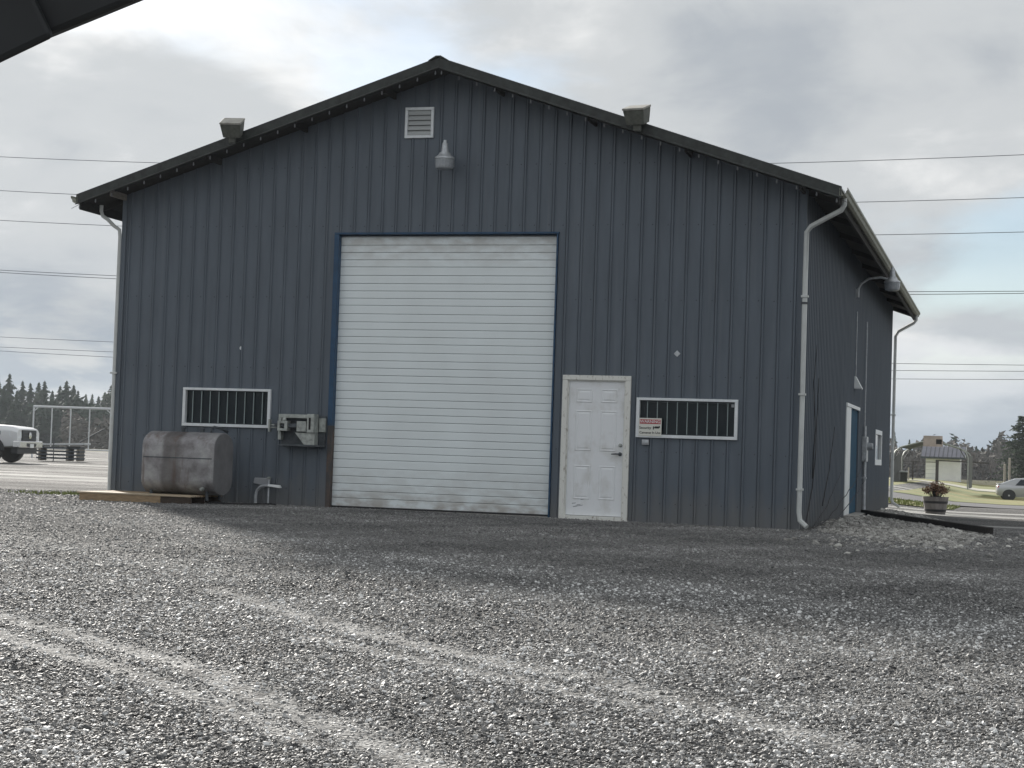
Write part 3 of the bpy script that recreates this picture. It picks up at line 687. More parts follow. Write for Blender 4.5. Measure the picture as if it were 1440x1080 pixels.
# side door: white leaf beside a blue leaf, white header, concrete step
sdr = MB().box(BW-.05, BW-.01, 8.17, 9.97, -.05, 2.0).build('side_door', 'bluedoor', B, .003)
for z0, z1 in ((.1, .9), (1.0, 1.9)): MB().box(BW-.012, BW-.004, 8.4, 9.75, z0, z1).build('door_panel', 'bluedoor', sdr, .004)
box('side_door_trim', BW-.06, BW+.026, 7.25, 8.168, -.05, 2.0, 'white', B, .004)
box('side_door_trim', BW-.06, BW+.04, 7.2, 10.02, 2.002, 2.07, 'white', B, .004)
box('side_door_trim', BW-.06, BW+.024, 9.972, 10.02, -.05, 2.0, 'siding', B, .004)
box('step', BW-.02, BW+.22, 7.2, 10.0, -.32, -.052, 'concrete', B, .015)
MB().lathe([(.03, 0), (.03, .003), (.0005, .006)], 10, (2.21, -.006, 2.465), 'Y').build('wall_plug', 'white', B)
MB().hexa([(9.39, -.001, 2.44), (9.44, -.001, 2.49), (9.39, -.001, 2.54), (9.34, -.001, 2.49)], [(9.39, -.012, 2.44), (9.44, -.012, 2.49), (9.39, -.012, 2.54), (9.34, -.012, 2.49)]).build('wall_plate', 'galv', B)

# ---- light string hooked along the underside of the front rake
LS = thing('light_string', 'string of small bulbs hooked along the underside of the gable edge', 'string lights', (BW/2, -OF-.02, ZAP-.142))
for side in (-1, 1):
    w_ = []
    for k in range(22):
        xx = side*(.05+k*.29)
        if abs(xx) > BW/2+OS: break
        z = -SL*abs(xx)-.045
        w_ += [(xx, 0, z+.012), (xx+side*.145, 0, z-SL*.145-.006)]
        mb = MB().lathe([(.004, 0), (.009, -.006), (.009, -.022), (.013, -.03), (.011, -.052), (.001, -.06)], 8, (xx, 0, z))
        mb.build('bulb', 'bulb', LS)
    MB().tube(w_, .004, 4).build('cord', 'black', LS)

# ---- yard light on the gable, and the same kind on a curved arm at the side
def yardlight(name, label, loc, arm):
    t_ = thing(name, label, 'yard light', loc, 0, 'dusk to dawn yard lights')
    MB().lathe([(.001, .30), (.028, .298), (.03, .26), (.046, .25), (.058, .12), (.062, .10), (.001, .10)], 14).build('photocell_housing', 'galv', t_, smooth=True)
    MB().lathe([(.06, .108), (.085, .10), (.10, .06), (.155, .025), (.158, .0), (.15, -.006)], 20).build('lamp_cap', 'galv', t_, smooth=True)
    MB().lathe([(.146, -.004), (.150, -.02), (.140, -.13), (.130, -.15), (.08, -.165), (.001, -.168)], 16).build('lamp_lens', 'lens', t_)
    MB().tube(arm, .024, 8).build('arm', 'galv', t_, smooth=True)
    MB().box(arm[-1][0]-.05, arm[-1][0]+.05, arm[-1][1]-.05, arm[-1][1]+.05, arm[-1][2]-.09, arm[-1][2]+.07).build('wall_bracket', 'galv', t_, .004)
    return t_
yardlight('yard_light', 'grey dusk to dawn lamp on the gable just below the square vent', (5.70, -.36, 5.44), [(0, 0, .05), (0, .15, .06), (0, .30, .02)])
yl = yardlight('yard_light', 'grey dusk to dawn lamp on a long curved arm off the right side wall', (11.97, 8.5, 4.47), [(0, 0, .04), (-.22, 0, .10), (-.44, 0, .08), (-.60, 0, -.03), (-.68, 0, -.2)])

# ---- box floodlights on the rake
def flood(label, x, tilt, rz):
    t_ = thing('floodlight', label, 'floodlight', (x, -OF-.16, roofz(x)-.06), rz, 'box floodlights on the roof edge')
    w2 = .165
    def rot(p):
        x_, y_, z_ = p; c, s_ = math.cos(tilt), math.sin(tilt)
        return (x_, y_*c-z_*s_, y_*s_+z_*c+.14)
    b0 = [(-w2*.82, -.13, -.13), (w2*.82, -.13, -.13), (w2*.82, .13, -.13), (-w2*.82, .13, -.13)]
    b1 = [(-w2, -.17, .09), (w2, -.17, .09), (w2, .16, .09), (-w2, .16, .09)]
    MB().hexa([rot(p) for p in b0], [rot(p) for p in b1]).build('housing', 'lampdark', t_, .012)
    l0 = [(-w2*1.03, -.18, .092), (w2*1.03, -.18, .092), (w2*1.03, .17, .092), (-w2*1.03, .17, .092)]
    MB().hexa([rot(p) for p in l0], [rot((a, c, .125)) for a, c, _ in l0]).build('lid', 'lamptop', t_, .008)
    MB().box(-.05, .05, -.03, .06, -.1, .02).build('mounting_bracket', 'lampdark', t_, .006)
    MB().box(-.13, .13, .05, .07, .0, .16).build('yoke', 'lampdark', t_, .004)
    return t_
flood('dark box floodlight on the left slope of the roof edge, tilted outward', 2.25, R(24), R(12))
flood('dark box floodlight on the right slope of the roof edge', 8.82, R(19), R(-8))

# ---- wall mounted steel machine, left of the big door
wm = thing('wall_machine', 'grey steel clamping machine bolted to the wall left of the big white door', 'wall machine', (3.3, -.02, .9))
box('back_plate', -.30, .45, -.03, 0, 0.0, .50, 'darksteel', wm, .004)
box('base_shelf', -.26, .46, -.22, -.032, 0.0, .03, 'darksteel', wm, .004)
MB().hexa([(.16, -.2, .03), (.34, -.2, .03), (.34, -.05, .03), (.16, -.05, .03)], [(.0, -.2, .22), (.34, -.2, .22), (.34, -.05, .22), (.0, -.05, .22)]).build('gusset', 'steel', wm, .004)
box('upright', .22, .34, -.25, -.05, .222, .52, 'steel', wm, .006)
box('slot', .255, .285, -.256, -.2505, .27, .46, 'dark', wm)
box('top_rail', -.30, .22, -.18, -.06, .45, .51, 'steel', wm, .005)
box('left_post', -.30, -.25, -.18, -.06, .10, .448, 'steel', wm, .004)
box('slide_beam', -.36, .12, -.20, -.09, .30, .36, 'darksteel', wm, .004)
MB().tube([(-.45, -.15, .33), (-.25, -.15, .33)], .012).tube([(-.45, -.15, .29), (-.25, -.15, .29)], .012).build('guide_rod', 'steel', wm)
box('handle_plate', -.47, -.445, -.19, -.11, .22, .42, 'steel', wm, .004)
cb = MB(); cb.box(-.29, -.25, -.24, -.10, .24, .40); cb.box(-.17, -.12, -.24, -.10, .24, .40); cb.box(-.25, -.17, -.24, -.10, .24, .28); cb.box(-.25, -.17, -.24, -.10, .36, .40); cb.build('clamp_block', 'steel', wm, .004)
box('clamp_block', .04, .20, -.235, -.10, .235, .40, 'steel', wm, .006)
MB().lathe([(.001, .46), (.03, .45), (.04, .42), (.03, .402)], 10, (-.2, -.17, 0)).build('knob', 'steel', wm, smooth=True)
box('hook_plate', .35, .46, -.06, -.01, .24, .46, 'steel', wm, .004)

# ---- water pipe stub near the ground
wp = thing('water_pipe', 'bent galvanised pipe with white spout on the wall right of the tank', 'pipe', (2.63, -.14, gz(2.6, -.14)))
MB().tube([(0, 0, -.05), (0, 0, .14), (.02, 0, .22), (.08, 0, .28), (.16, 0, .30), (.24, 0, .30)], .026, 8).build('elbow_pipe', 'galv', wp, smooth=True)
MB().tube([(.21, .02, .02), (.21, .02, .34), (.20, .06, .42)], .016, 8).build('riser', 'galv', wp, smooth=True)
MB().hexa([(.22, -.05, .29), (.44, -.06, .27), (.44, .03, .27), (.22, .05, .29)], [(.22, -.04, .325), (.42, -.05, .315), (.42, .02, .315), (.22, .04, .325)]).build('spout', 'white', wp, .006)
MB().lathe([(.001, 0), (.035, .003), (.04, .02), (.02, .03), (.001, .035)], 10, (.205, .03, .41)).build('valve', 'steel', wp)
MB().hexa([(-.10, .10, .33), (.18, .10, .27), (.2, .10, .42), (-.08, .10, .42)], [(-.10, .135, .33), (.18, .135, .27), (.2, .135, .42), (-.08, .135, .42)]).build('foam_patch', 'plastic', wp, .01)  # thin block standing for the grey foam patch on the wall

# ---- oil tank on wooden pallet
tm = bpy.data.materials.new('tank_metal'); tm.use_nodes = True
t = tm.node_tree; n = t.nodes; lk = t.links; b = n['Principled BSDF']; geo = nn('ShaderNodeTexCoord'); pos = geo.outputs['Object']
c0 = gramp(gnoise(3.2, 8, (1, 1, 1), 0, .65), [(.30, (.13, .12, .12)), (.44, (.24, .23, .235)), (.52, (.30, .295, .30)), (.66, (.42, .415, .415))])
sx = nn('ShaderNodeSeparateXYZ'); lk.new(pos, sx.inputs[0])
wv = gmath('ADD', sx.outputs[0], gmath('MULTIPLY', gnoise(2.5, 5), .12))
bandm = gramp(gmath('MULTIPLY', gmath('ADD', wv, 0.0), 1.0), [(.38, 0), (.44, 1), (.68, 1), (.75, 0)])
c1 = gmix(gmath('MULTIPLY', bandm, .62), c0, (.085, .075, .07))
drip = gmath('MULTIPLY', gramp(gnoise(5, 6, (1, 1, .12)), [(.55, 0), (.66, 1)]), .7)
c2 = gmix(drip, c1, (.11, .07, .055))
lk.new(c2, b.inputs['Base Color']); b.inputs['Metallic'].default_value = .35; b.inputs['Roughness'].default_value = .5
M['tank'] = tm
TK = thing('oil_tank', 'dull grey stained steel fuel tank on its pallet under the left window', 'tank', (1.21, -.98, .09))
TL, TW, TH = 1.23, .70, .98
def tring(x, s):
    pts = []; r = TW/2
    for k in range(13): a = math.pi*k/12; pts.append((x, -math.cos(a)*r*s, TH-r*.66+math.sin(a)*r*.66*s-(1-s)*.1))
    for k in range(13): a = math.pi*k/12; pts.append((x, math.cos(a)*r*s, r*.66-math.sin(a)*r*.66*s+(1-s)*.1))
    return pts
MB().loft([tring(0, .97), tring(.012, 1), tring(TL-.012, 1), tring(TL, .975)]).build('tank_shell', 'tank', TK, smooth=True)
MB().loft([[(x, p[1]*1.012, p[2]) for p in tring(0, 1)] for x in (TL-.05, TL-.038)]).build('end_seam', 'tank', TK)
MB().loft([[(x, p[1]*.985, .01+p[2]*.98) for p in tring(0, .97)] for x in (TL-.002, TL+.004)]).build('tank_end', 'tankend', TK, smooth=True)
box('shell_seam', .03, TL-.03, -TW/2-.006, -TW/2+.01, TH*.575, TH*.59, 'darksteel', TK)
for x in (.52, .85): MB().lathe([(.035, -.03), (.035, .05), (.05, .05), (.05, .075), (.001, .08)], 10, (x, 0, TH)).build('filler_cap', 'darksteel', TK)
MB().tube([(1.0, 0, TH-.02), (1.0, 0, TH+.06), (1.05, 0, TH+.09), (1.12, .1, TH+.07), (1.14, .3, TH+.02)], .02).build('vent_pipe', 'darksteel', TK, smooth=True)
for x in (.12, 1.08):
    for y in (-.22, .22): MB().lathe([(.025, -.08), (.025, .12)], 8, (x, y, 0)).build('leg', 'darksteel', TK)
MB().lathe([(.03, 0), (.03, -.05), (.02, -.05), (.02, -.08), (.001, -.08)], 8, (1.06, -.33, .10), 'Y').build('drain_valve', 'steel', TK)

PL = thing('wooden_pallet', 'low wooden pallet on the gravel under the grey tank', 'pallet', (.28, -1.62, gz(1, -1.4)))
for k in range(6):
    y = .01+k*.19
    MB().box(0.0 if k else -.02, 1.95+rng.uniform(-.03, .03), y, y+.15, .105, .13).build('deck_board', 'woodtop' if k < 2 else 'wood', PL, .004)
MB().box(.02, 1.42, 0.02, .06, -.03, .103).build('stringer', 'wood', PL, .004)
MB().box(1.422, 1.93, 0.03, .07, -.03, .103).build('stringer', 'wooddark', PL, .004)['label'] = 'dark end of the front stringer'  # front stringer is darker at its right end
for y in (.5, 1.05): MB().box(.02, 1.93, y, y+.04, -.03, .103).build('stringer', 'wooddark', PL, .004)
for x in (0.0, .9, 1.85): MB().box(x, x+.09, .072, 1.1, -.04, -.005).build('bottom_board', 'wood', PL, .004)
MB().tube([(2.0, .55, .03), (2.3, .62, .02), (2.6, .8, .02), (2.75, 1.2, .02), (2.7, 1.5, .0)], .012).build('hose', 'black')
tag(bpy.data.objects['hose'], 'thin black hose on the gravel between tank and wall', 'hose'); bpy.data.objects['hose'].location = PL.location

# ---- security sign on the right window, keypad below it
SG = thing('security_sign', 'small security camera notice with red header at the corner of the barred window', 'sign', (9.02, -.062, 1.37))
box('sign_panel', -.175, .175, 0, .006, -.135, .135, 'sign', SG, .003)
box('red_header', -.16, .16, -.003, -.0005, .048, .115, 'signred', SG)
def text(s_, x, z, size, m, parent, y=-.0045):
    cu = bpy.data.curves.new('txt', 'FONT'); cu.body = s_; cu.size = size; cu.align_x = 'CENTER'; cu.align_y = 'CENTER'; cu.extrude = .0008; cu.offset = .0006
    tmp = bpy.data.objects.new('tmp', cu); C.objects.link(tmp)
    dg = bpy.context.evaluated_depsgraph_get(); me = bpy.data.meshes.new_from_object(tmp.evaluated_get(dg)); bpy.data.objects.remove(tmp)
    o = bpy.data.objects.new('lettering', me); C.objects.link(o); me.materials.clear(); me.materials.append(M[m]); o.parent = parent
    o.rotation_euler = (R(90), 0, 0); o.location = (x, y, z); return o
text('WARNING', 0, .081, .064, 'white', SG)
text('Security', -.075, -.012, .056, 'ink', SG, -.002)
text('Cameras In Use', 0, -.085, .050, 'ink', SG, -.002)
cmr = MB(); cmr.box(.07, .135, -.004, -.0005, -.018, .012); cmr.box(.135, .15, -.004, -.0005, -.010, .020); cmr.box(.045, .06, -.004, -.0005, -.035, .012); cmr.box(.06, .072, -.004, -.0005, -.012, -.002)
cmr.build('camera_symbol', 'ink', SG)
KP = thing('keypad', 'small grey box on the wall just under the right barred window', 'keypad', (8.95, -.02, 1.14))
box('housing', -.055, .055, -.03, 0, -.04, .04, 'plastic', KP, .006); box('flap', -.05, .05, -.036, -.031, -.01, .036, 'galv', KP, .003)

# ---- right side wall: meter, conduit, wall pack, bare vine
EM = thing('electric_meter', 'grey electric meter box and conduit on the right side wall past the blue door', 'electric meter', (BW+.02, 11.05, 0))
box('meter_box', 0, .10, -.2, .2, .98, 1.50, 'galv', EM, .008)
MB().lathe([(.085, .10), (.085, .12), (.075, .125), (.07, .19), (.06, .21), (.001, .212)], 16, (0, .02, 1.30), 'X').build('meter_glass', 'lens', EM, smooth=True)
MB().tube([(.05, .0, .98), (.05, .0, .4), (.06, 0, -.32)], .036).build('conduit', 'galv', EM, smooth=True)
MB().tube([(.05, -.1, 1.50), (.05, -.1, 1.72)], .03).build('conduit', 'galv', EM)
MB().tube([(.04, -.1, 1.72), (.04, -.1, 3.9)], .012).build('conduit', 'galv', EM)
MB().box(0, .095, -.05, .05, .62, .66).build('conduit_strap', 'galv', EM)
WP = thing('wall_light', 'small white wedge shaped lamp above the blue side door', 'wall light', (BW+.02, 8.75, 2.42))
MB().hexa([(0, -.1, -.02), (.16, -.1, -.02), (.16, .1, -.02), (0, .1, -.02)], [(0, -.08, .22), (.03, -.08, .22), (.03, .08, .22), (0, .08, .22)]).build('housing', 'white', WP, .006)
box('lens', .01, .15, -.09, .09, -.04, -.022, 'lens', WP, .004)
MB().tube([(.02, 0, .22), (.02, 0, 1.5)], .009).build('conduit', 'galv', WP)
VN = thing('bare_vine', 'leafless vine stems climbing the right side wall from the front corner', 'vine', (BW+.05, .5, -.15))
for pts in ([(0, 0, 0), (.02, .8, .7), (.02, 1.1, 1.3), (.0, 1.4, 1.9), (.02, 1.3, 2.4)], [(.05, .1, 0), (.1, 1.5, .25), (.06, 3.5, .55), (.02, 5.5, .95)], [(.05, 0, 0), (.12, 2.4, .15), (.1, 5, .45), (.06, 8, .72), (.05, 10.4, 1.2)],
            [(.1, .1, 0), (.15, 3, .1), (.1, 6.5, .35), (.06, 10.3, .75)], [(0, .9, .8), (.02, 1.0, 1.6), (.0, .8, 2.3), (.02, .9, 2.9)], [(.05, 2, .35), (.03, 3.2, 1.0), (.02, 4.0, 1.7)]):
    fin = []
    for a_, c_ in zip(pts[:-1], pts[1:]):
        for k in range(4): fin.append(Vector(a_).lerp(Vector(c_), k/4)+Vector((0, rng.uniform(-.05, .05), rng.uniform(-.03, .03))))
    fin.append(Vector(pts[-1])); nP = len(fin)
    MB().tube(fin, [.011*(1-.6*k/nP) for k in range(nP)], 5).build('stem', 'vine', VN)
# landscape timber
a_, c_ = Vector((11.4, 10.1, gz(11.4, 10)+.11)), Vector((13.98, 1.75, gz(14, 1.75)+.08)); d_ = (c_-a_).normalized(); s_ = Vector((-d_.y, d_.x, 0))*.055
tag(MB().hexa([a_-s_-Vector((0, 0, .05)), c_-s_-Vector((0, 0, .05)), c_+s_-Vector((0, 0, .05)), a_+s_-Vector((0, 0, .05))], [a_-s_+Vector((0, 0, .05)), c_-s_+Vector((0, 0, .05)), c_+s_+Vector((0, 0, .05)), a_+s_+Vector((0, 0, .05))]).build('landscape_timber', 'timber', None, .012), 'long dark landscape timber lying across the rock bed', 'timber')

# ---- planter barrel with dry shrub
px, py = 12.42, 19.9; pz = gz(px, py)
PB = thing('planter_barrel', 'half barrel planter with dark bands near the far corner of the building', 'planter', (px, py, pz))
for k in range(16):
    a0, a1 = 2*math.pi*k/16+.012, 2*math.pi*(k+1)/16-.012
    lo = [(r_*math.cos(a), r_*math.sin(a), 0) for r_, a in ((.25, a0), (.25, a1), (.22, a1), (.22, a0))]
    hi = [(r_*math.cos(a), r_*math.sin(a), .44) for r_, a in ((.33, a0), (.33, a1), (.30, a1), (.30, a0))]
    MB().hexa(lo, hi).build('stave', 'barrel', PB)
for z, r_ in ((.06, .265), (.27, .303)): MB().lathe([(r_, z), (r_+.012, z+.06), (r_-.01, z+.06), (r_-.02, z)], 24).build('band', 'band', PB)
MB().lathe([(.31, .38), (.001, .40)], 16).build('soil', 'wooddark', PB)
DS = thing('dry_shrub', 'rust brown dry shrub growing in the half barrel planter', 'shrub', (px, py, pz+.38))
st = MB(); lf = MB()
for k in range(90):
    a = rng.uniform(0, 6.283); rr2 = rng.uniform(.1, 1); ln = rng.uniform(.22, .42)
    tip = Vector((math.cos(a)*rr2*.40, math.sin(a)*rr2*.40, ln*(1.1-.45*rr2*rr2)))
    base = Vector((math.cos(a)*.1*rr2, math.sin(a)*.1*rr2, 0)); mid_ = base.lerp(tip, .5)+Vector((0, 0, .06))
    st.tube([base, mid_, tip], [.006, .004, .002], 4)
    for q in range(10):
        p = mid_.lerp(tip, q/9)+Vector((rng.gauss(0, .025), rng.gauss(0, .025), rng.gauss(0, .02)))
        u = Vector((rng.gauss(0, 1), rng.gauss(0, 1), rng.gauss(0, 1))).normalized(); v = u.orthogonal().normalized(); l = rng.uniform(.02, .04)
        lf.quad(p-u*l, p+v*l*.45, p+u*l, p-v*l*.45)
st.build('stem', 'vine', DS); o = lf.build('foliage', 'dryplant', DS)

# ---- grass tufts
def grassy(name, pts_, hmin, hmax, wd=.012):
    mb = MB()
    for x, y in pts_:
        z = gz(x, y); h_ = rng.uniform(hmin, hmax); a = rng.uniform(0, 6.28); dx, dy = math.cos(a)*wd, math.sin(a)*wd; lx, ly = rng.gauss(0, .4)*h_, rng.gauss(0, .4)*h_
        mb.quad((x-dx, y-dy, z-.01), (x+dx, y+dy, z-.01), (x+lx, y+ly, z+h_))
    return tag(mb.build(name, 'grass'), kind='stuff')
grassy('grass', [(-abs(rng.gauss(0, .75)), .35+rng.gauss(0, .28)) for _ in range(1500)], .02, .07)
grassy('grass', [(rng.uniform(8.5, 12.6), rng.uniform(28, 35.5)) for _ in range(3000)], .03, .12, .03)

# ------------------------------------------------------------------ vehicles
def wheel(parent, x, y, r, w, side):
    o = MB().lathe([(r*.6, -w/2), (r*.93, -w/2), (r, -w*.35), (r, w*.35), (r*.93, w/2), (r*.6, w/2)], 24, (0, 0, 0), 'Y').build('wheel', 'black', parent, smooth=True, loc=(x, y, r))
    rim = MB(); yy = side*w*.42
    rim.lathe([(r*.66, 0), (r*.62, side*.02), (r*.2, -side*.03), (r*.18, side*.03), (.001, side*.035)], 20, (0, yy, 0), 'Y').build('rim', 'rim', o, smooth=True)
    hl = MB()
    for k in range(8):
        a = 2*math.pi*k/8; c = (math.cos(a)*r*.43, yy+side*.018, math.sin(a)*r*.43)
        hl.lathe([(r*.075, 0), (r*.075, side*.012), (.001, side*.012)], 8, c, 'Y')
    hl.build('rim_hole', 'blackplastic', o)
    return o
def carbody(st, arches=(), nseg=2):
    """st: list of (x, zbottom, zshoulder, ztop, half_width_bottom, half_width_shoulder, half_width_top)"""
    rings = []
    for x, zb, zs, zt, wb, ws, wt in st:
        rings.append([(x, -wb, zb), (x, -ws, zb+(zs-zb)*.4), (x, -ws, zs), (x, -wt, zt), (x, -wt*.5, zt+.012), (x, wt*.5, zt+.012), (x, wt, zt), (x, ws, zs), (x, ws, zb+(zs-zb)*.4), (x, wb, zb)])
    return MB().loft(rings)
# white pickup, nose to the right
TR = thing('pickup_truck', 'white heavy duty pickup truck with dark grille parked on the left edge', 'truck', (0, 0, 0), R(8))
carbody([(-3.6, .62, 1.25, 1.35, .9, .98, .95), (-.6, .55, 1.25, 1.38, .92, 1.0, .93), (.4, .55, 1.22, 1.36, .92, 1.0, .90), (.95, .55, 1.18, 1.34, .92, 1.0, .88), (1.5, .6, 1.16, 1.30, .92, .98, .84), (1.72, .64, 1.10, 1.22, .90, .96, .80)]).build('body', 'carwhite', TR, .02, True)
carbody([(-2.7, 1.36, 1.42, 1.95, .90, .90, .72), (-.95, 1.36, 1.42, 1.97, .90, .90, .74), (-.2, 1.34, 1.36, 1.38, .90, .88, .86)]).build('cab', 'carglass', TR, .01, True)
MB().hexa([(-2.7, -.74, 1.95), (-.92, -.76, 1.97), (-.92, .76, 1.97), (-2.7, .74, 1.95)], [(-2.6, -.68, 2.03), (-1.05, -.7, 2.04), (-1.05, .7, 2.04), (-2.6, .68, 2.03)]).build('cab_roof', 'carwhite', TR, .02)
for s_ in (-1, 1):
    MB().tube([(-.25, s_*.87, 1.37), (-.94, s_*.745, 1.97)], .035, 6).build('pillar', 'carwhite', TR)
    MB().tube([(-1.65, s_*.91, 1.38), (-1.65, s_*.74, 1.96)], .04, 6).build('pillar', 'carwhite', TR)
    MB().box(-.7, -.55, s_*1.03-.1, s_*1.03+.1, 1.42, 1.68).build('mirror', 'blackplastic', TR, .02)
    for wx in (.72, -2.9):
        w_o = wheel(TR, wx, s_*.86, .41, .27, s_)
        ar = MB(); 
        ar.loft([[(wx+.56*math.cos(a), y, .44+.54*math.sin(a)), (wx+.46*math.cos(a), y, .44+.44*math.sin(a))] for a in [math.pi*(k/14) for k in range(15)] for y in (s_*1.006,)], cap=False, closed=False)
        arch = MB().loft([[(wx+.54*math.cos(a), s_*.96, .44+.54*math.sin(a)), (wx+.54*math.cos(a), s_*1.015, .44+.54*math.sin(a)), (wx+.42*math.cos(a), s_*1.015, .44+.42*math.sin(a)), (wx+.42*math.cos(a), s_*.96, .44+.42*math.sin(a))] for a in [math.pi*(k/14)-.0 for k in range(15)]])
        arch.build('fender_flare', 'blackplastic', TR, smooth=True)
        MB().lathe([(.43, s_*.90), (.43, s_*1.004), (.001, s_*1.004)], 20, (wx, 0, .44), 'Y').build('wheel_well', 'blackplastic', TR)
    MB().hexa([(1.46, s_*.60, .92), (1.735, s_*.60, .90), (1.72, s_*.94, .90), (1.44, s_*.99, .94)], [(1.44, s_*.62, 1.14), (1.735, s_*.62, 1.12), (1.70, s_*.92, 1.12), (1.42, s_*.985, 1.16)]).build('headlight', 'headlight', TR, .01)
    MB().box(.9, 1.1, s_*1.0-.006, s_*1.0+.006, 1.0, 1.14).build('fender_vent', 'blackplastic', TR)
box('grille', 1.70, 1.76, -.60, .60, .80, 1.19, 'blackplastic', TR, .01)
for z in (.88, 1.0, 1.12): box('grille_bar', 1.755, 1.78, -.57, .57, z-.018, z+.018, 'darksteel', TR, .005)
MB().lathe([(.11, 0), (.12, .01), (.001, .014)], 16, (1.782, 0, 1.0), 'X').build('badge', 'chrome', TR)
box('bumper', 1.58, 1.85, -1.0, 1.0, .56, .80, 'chrome', TR, .03)
box('bumper_opening', 1.852, 1.858, -.4, .4, .60, .72, 'blackplastic', TR)
box('licence_plate', 1.86, 1.872, -.16, .16, .56, .70, 'white', TR)
box('air_dam', 1.45, 1.7, -.85, .85, .34, .558, 'blackplastic', TR, .02)
TR.location = (-21.55, 29.2, gz(-20, 29))

# silver hatchback, tail to the left
HB = thing('hatchback_car', 'silver hatchback car parked at the right edge beyond the lawn', 'car', (15.2, 78.6, gz(15, 78.6)), R(4))
carbody([(-1.75, .42, .72, .90, .66, .70, .62), (-1.66, .28, .78, .98, .74, .80, .66), (-1.2, .22, .82, .98, .80, .86, .72), (0, .22, .84, .94, .82, .87, .76), (1.1, .22, .82, .92, .82, .86, .74), (2.0, .25, .68, .80, .78, .82, .66), (2.45, .30, .56, .64, .66, .70, .56)]).build('body', 'carsilver', HB, .02, True)
carbody([(-1.6, .96, .97, .99, .66, .66, .64), (-.75, .92, .95, 1.38, .74, .74, .54), (.1, .92, .95, 1.46, .75, .75, .56), (.6, .92, .95, 1.38, .75, .75, .56), (1.35, .90, .91, .93, .70, .70, .66)]).build('cabin', 'carsilver', HB, .02, True)
for s_ in (-1, 1):
    MB().hexa([(-.75, s_*.752, .97), (.95, s_*.752, .97), (.45, s_*.62, 1.34), (-.45, s_*.62, 1.34)], [(-.75, s_*.760, .975), (.95, s_*.760, .975), (.45, s_*.628, 1.345), (-.45, s_*.628, 1.345)]).build('side_window', 'carglass', HB)
    for wx in (-1.1, 1.5):
        wheel(HB, wx, s_*.76, .31, .2, s_)
        MB().lathe([(.37, s_*.7), (.37, s_*.868), (.001, s_*.868)], 20, (wx, 0, .33), 'Y').build('wheel_well', 'blackplastic', HB)
    MB().box(-1.73, -1.6, s_*.62-.12, s_*.62+.12, .72, .9).build('tail_light', 'red', HB, .02)
    MB().box(2.2, 2.4, s_*.5-.12, s_*.5+.12, .55, .64).build('headlight', 'headlight', HB, .02)
MB().hexa([(-1.58, -.5, 1.0), (-.85, -.45, 1.33), (-.85, .45, 1.33), (-1.58, .5, 1.0)], [(-1.59, -.5, 1.012), (-.86, -.45, 1.345), (-.86, .45, 1.345), (-1.59, .5, 1.012)]).build('rear_window', 'carglass', HB)
MB().box(-1.74, -1.5, -.6, .6, 1.02, 1.06).build('spoiler', 'carsilver', HB, .01)
HB.scale = (1, 1, .9)
# ------------------------------------------------------------------ left yard: stacked pipes, tube frame
SR = thing('rack_stack', 'low stack of dark flat racks with a pale top sheet beside the white truck', 'stack', (-23.7, 36.3, gz(-23, 36.4)), R(17))
for k in range(4): MB().box(0, 1.75, 0, 1.0, .10+k*.14, .17+k*.14).build('rack_layer', 'darksteel', SR, .01)
for k in range(4):
    for x in (.08, 1.2, 1.62): MB().box(x, x+.1, .0, .98, .03+k*.14, .099+k*.14).build('spacer', 'lookout', SR)
MB().hexa([(-.05, -.05, .64), (1.95, -.05, .70), (1.95, 1.05, .70), (-.05, 1.05, .64)], [(-.05, -.05, .70), (1.95, -.05, .78), (1.95, 1.05, .78), (-.05, 1.05, .70)]).build('top_sheet', 'galv', SR, .01)
MB().box(1.25, 1.8, -.08, 1.0, .585, .632).build('cross_bar', 'blackplastic', SR)
MB().tube([(.75, -.2, 0), (.74, -.2, .95)], .02).build('stake', 'darksteel', SR)
TF = thing('tube_frame', 'tall pale metal tube frame standing in the yard before the dark trees', 'frame', (-29.25, 45.0, gz(-27, 45.3)), R(15.5))
fw3 = 3.58; fz = 2.38
for x in (0, fw3): MB().tube([(x, 0, 0), (x, 0, fz)], .04).build('upright', 'pipe', TF)
MB().tube([(-.02, 0, fz), (fw3+.02, 0, fz)], .055).build('top_rail', 'pipe', TF)
MB().tube([(0, 0, .45), (fw3, 0, .45)], .035).build('bottom_rail', 'pipe', TF)
for x in (.85, 1.72, 2.6): MB().tube([(x, 0, .45), (x, 0, fz)], .03).build('stile', 'pipe', TF)
MB().tube([(fw3-.25, 0, fz), (fw3, 0, fz-.22)], .025).tube([(.25, 0, fz), (0, 0, fz-.22)], .025).build('corner_brace', 'pipe', TF)
MB().tube([(2.2, .05, .8), (3.3, .05, 1.45)], .03).build('diagonal_brace', 'darksteel', TF)
TF2 = thing('tube_frame', 'second pale tube frame post at the building corner behind the first', 'frame', (-25.6, 47.2, gz(-25, 47)), R(15))
for x in (0, .5): MB().tube([(x, 0, 0), (x, 0, 2.3)], .035).build('upright', 'pipe', TF2)
MB().tube([(0, 0, 2.3), (.5, 0, 2.3)], .035).build('top_rail', 'pipe', TF2)

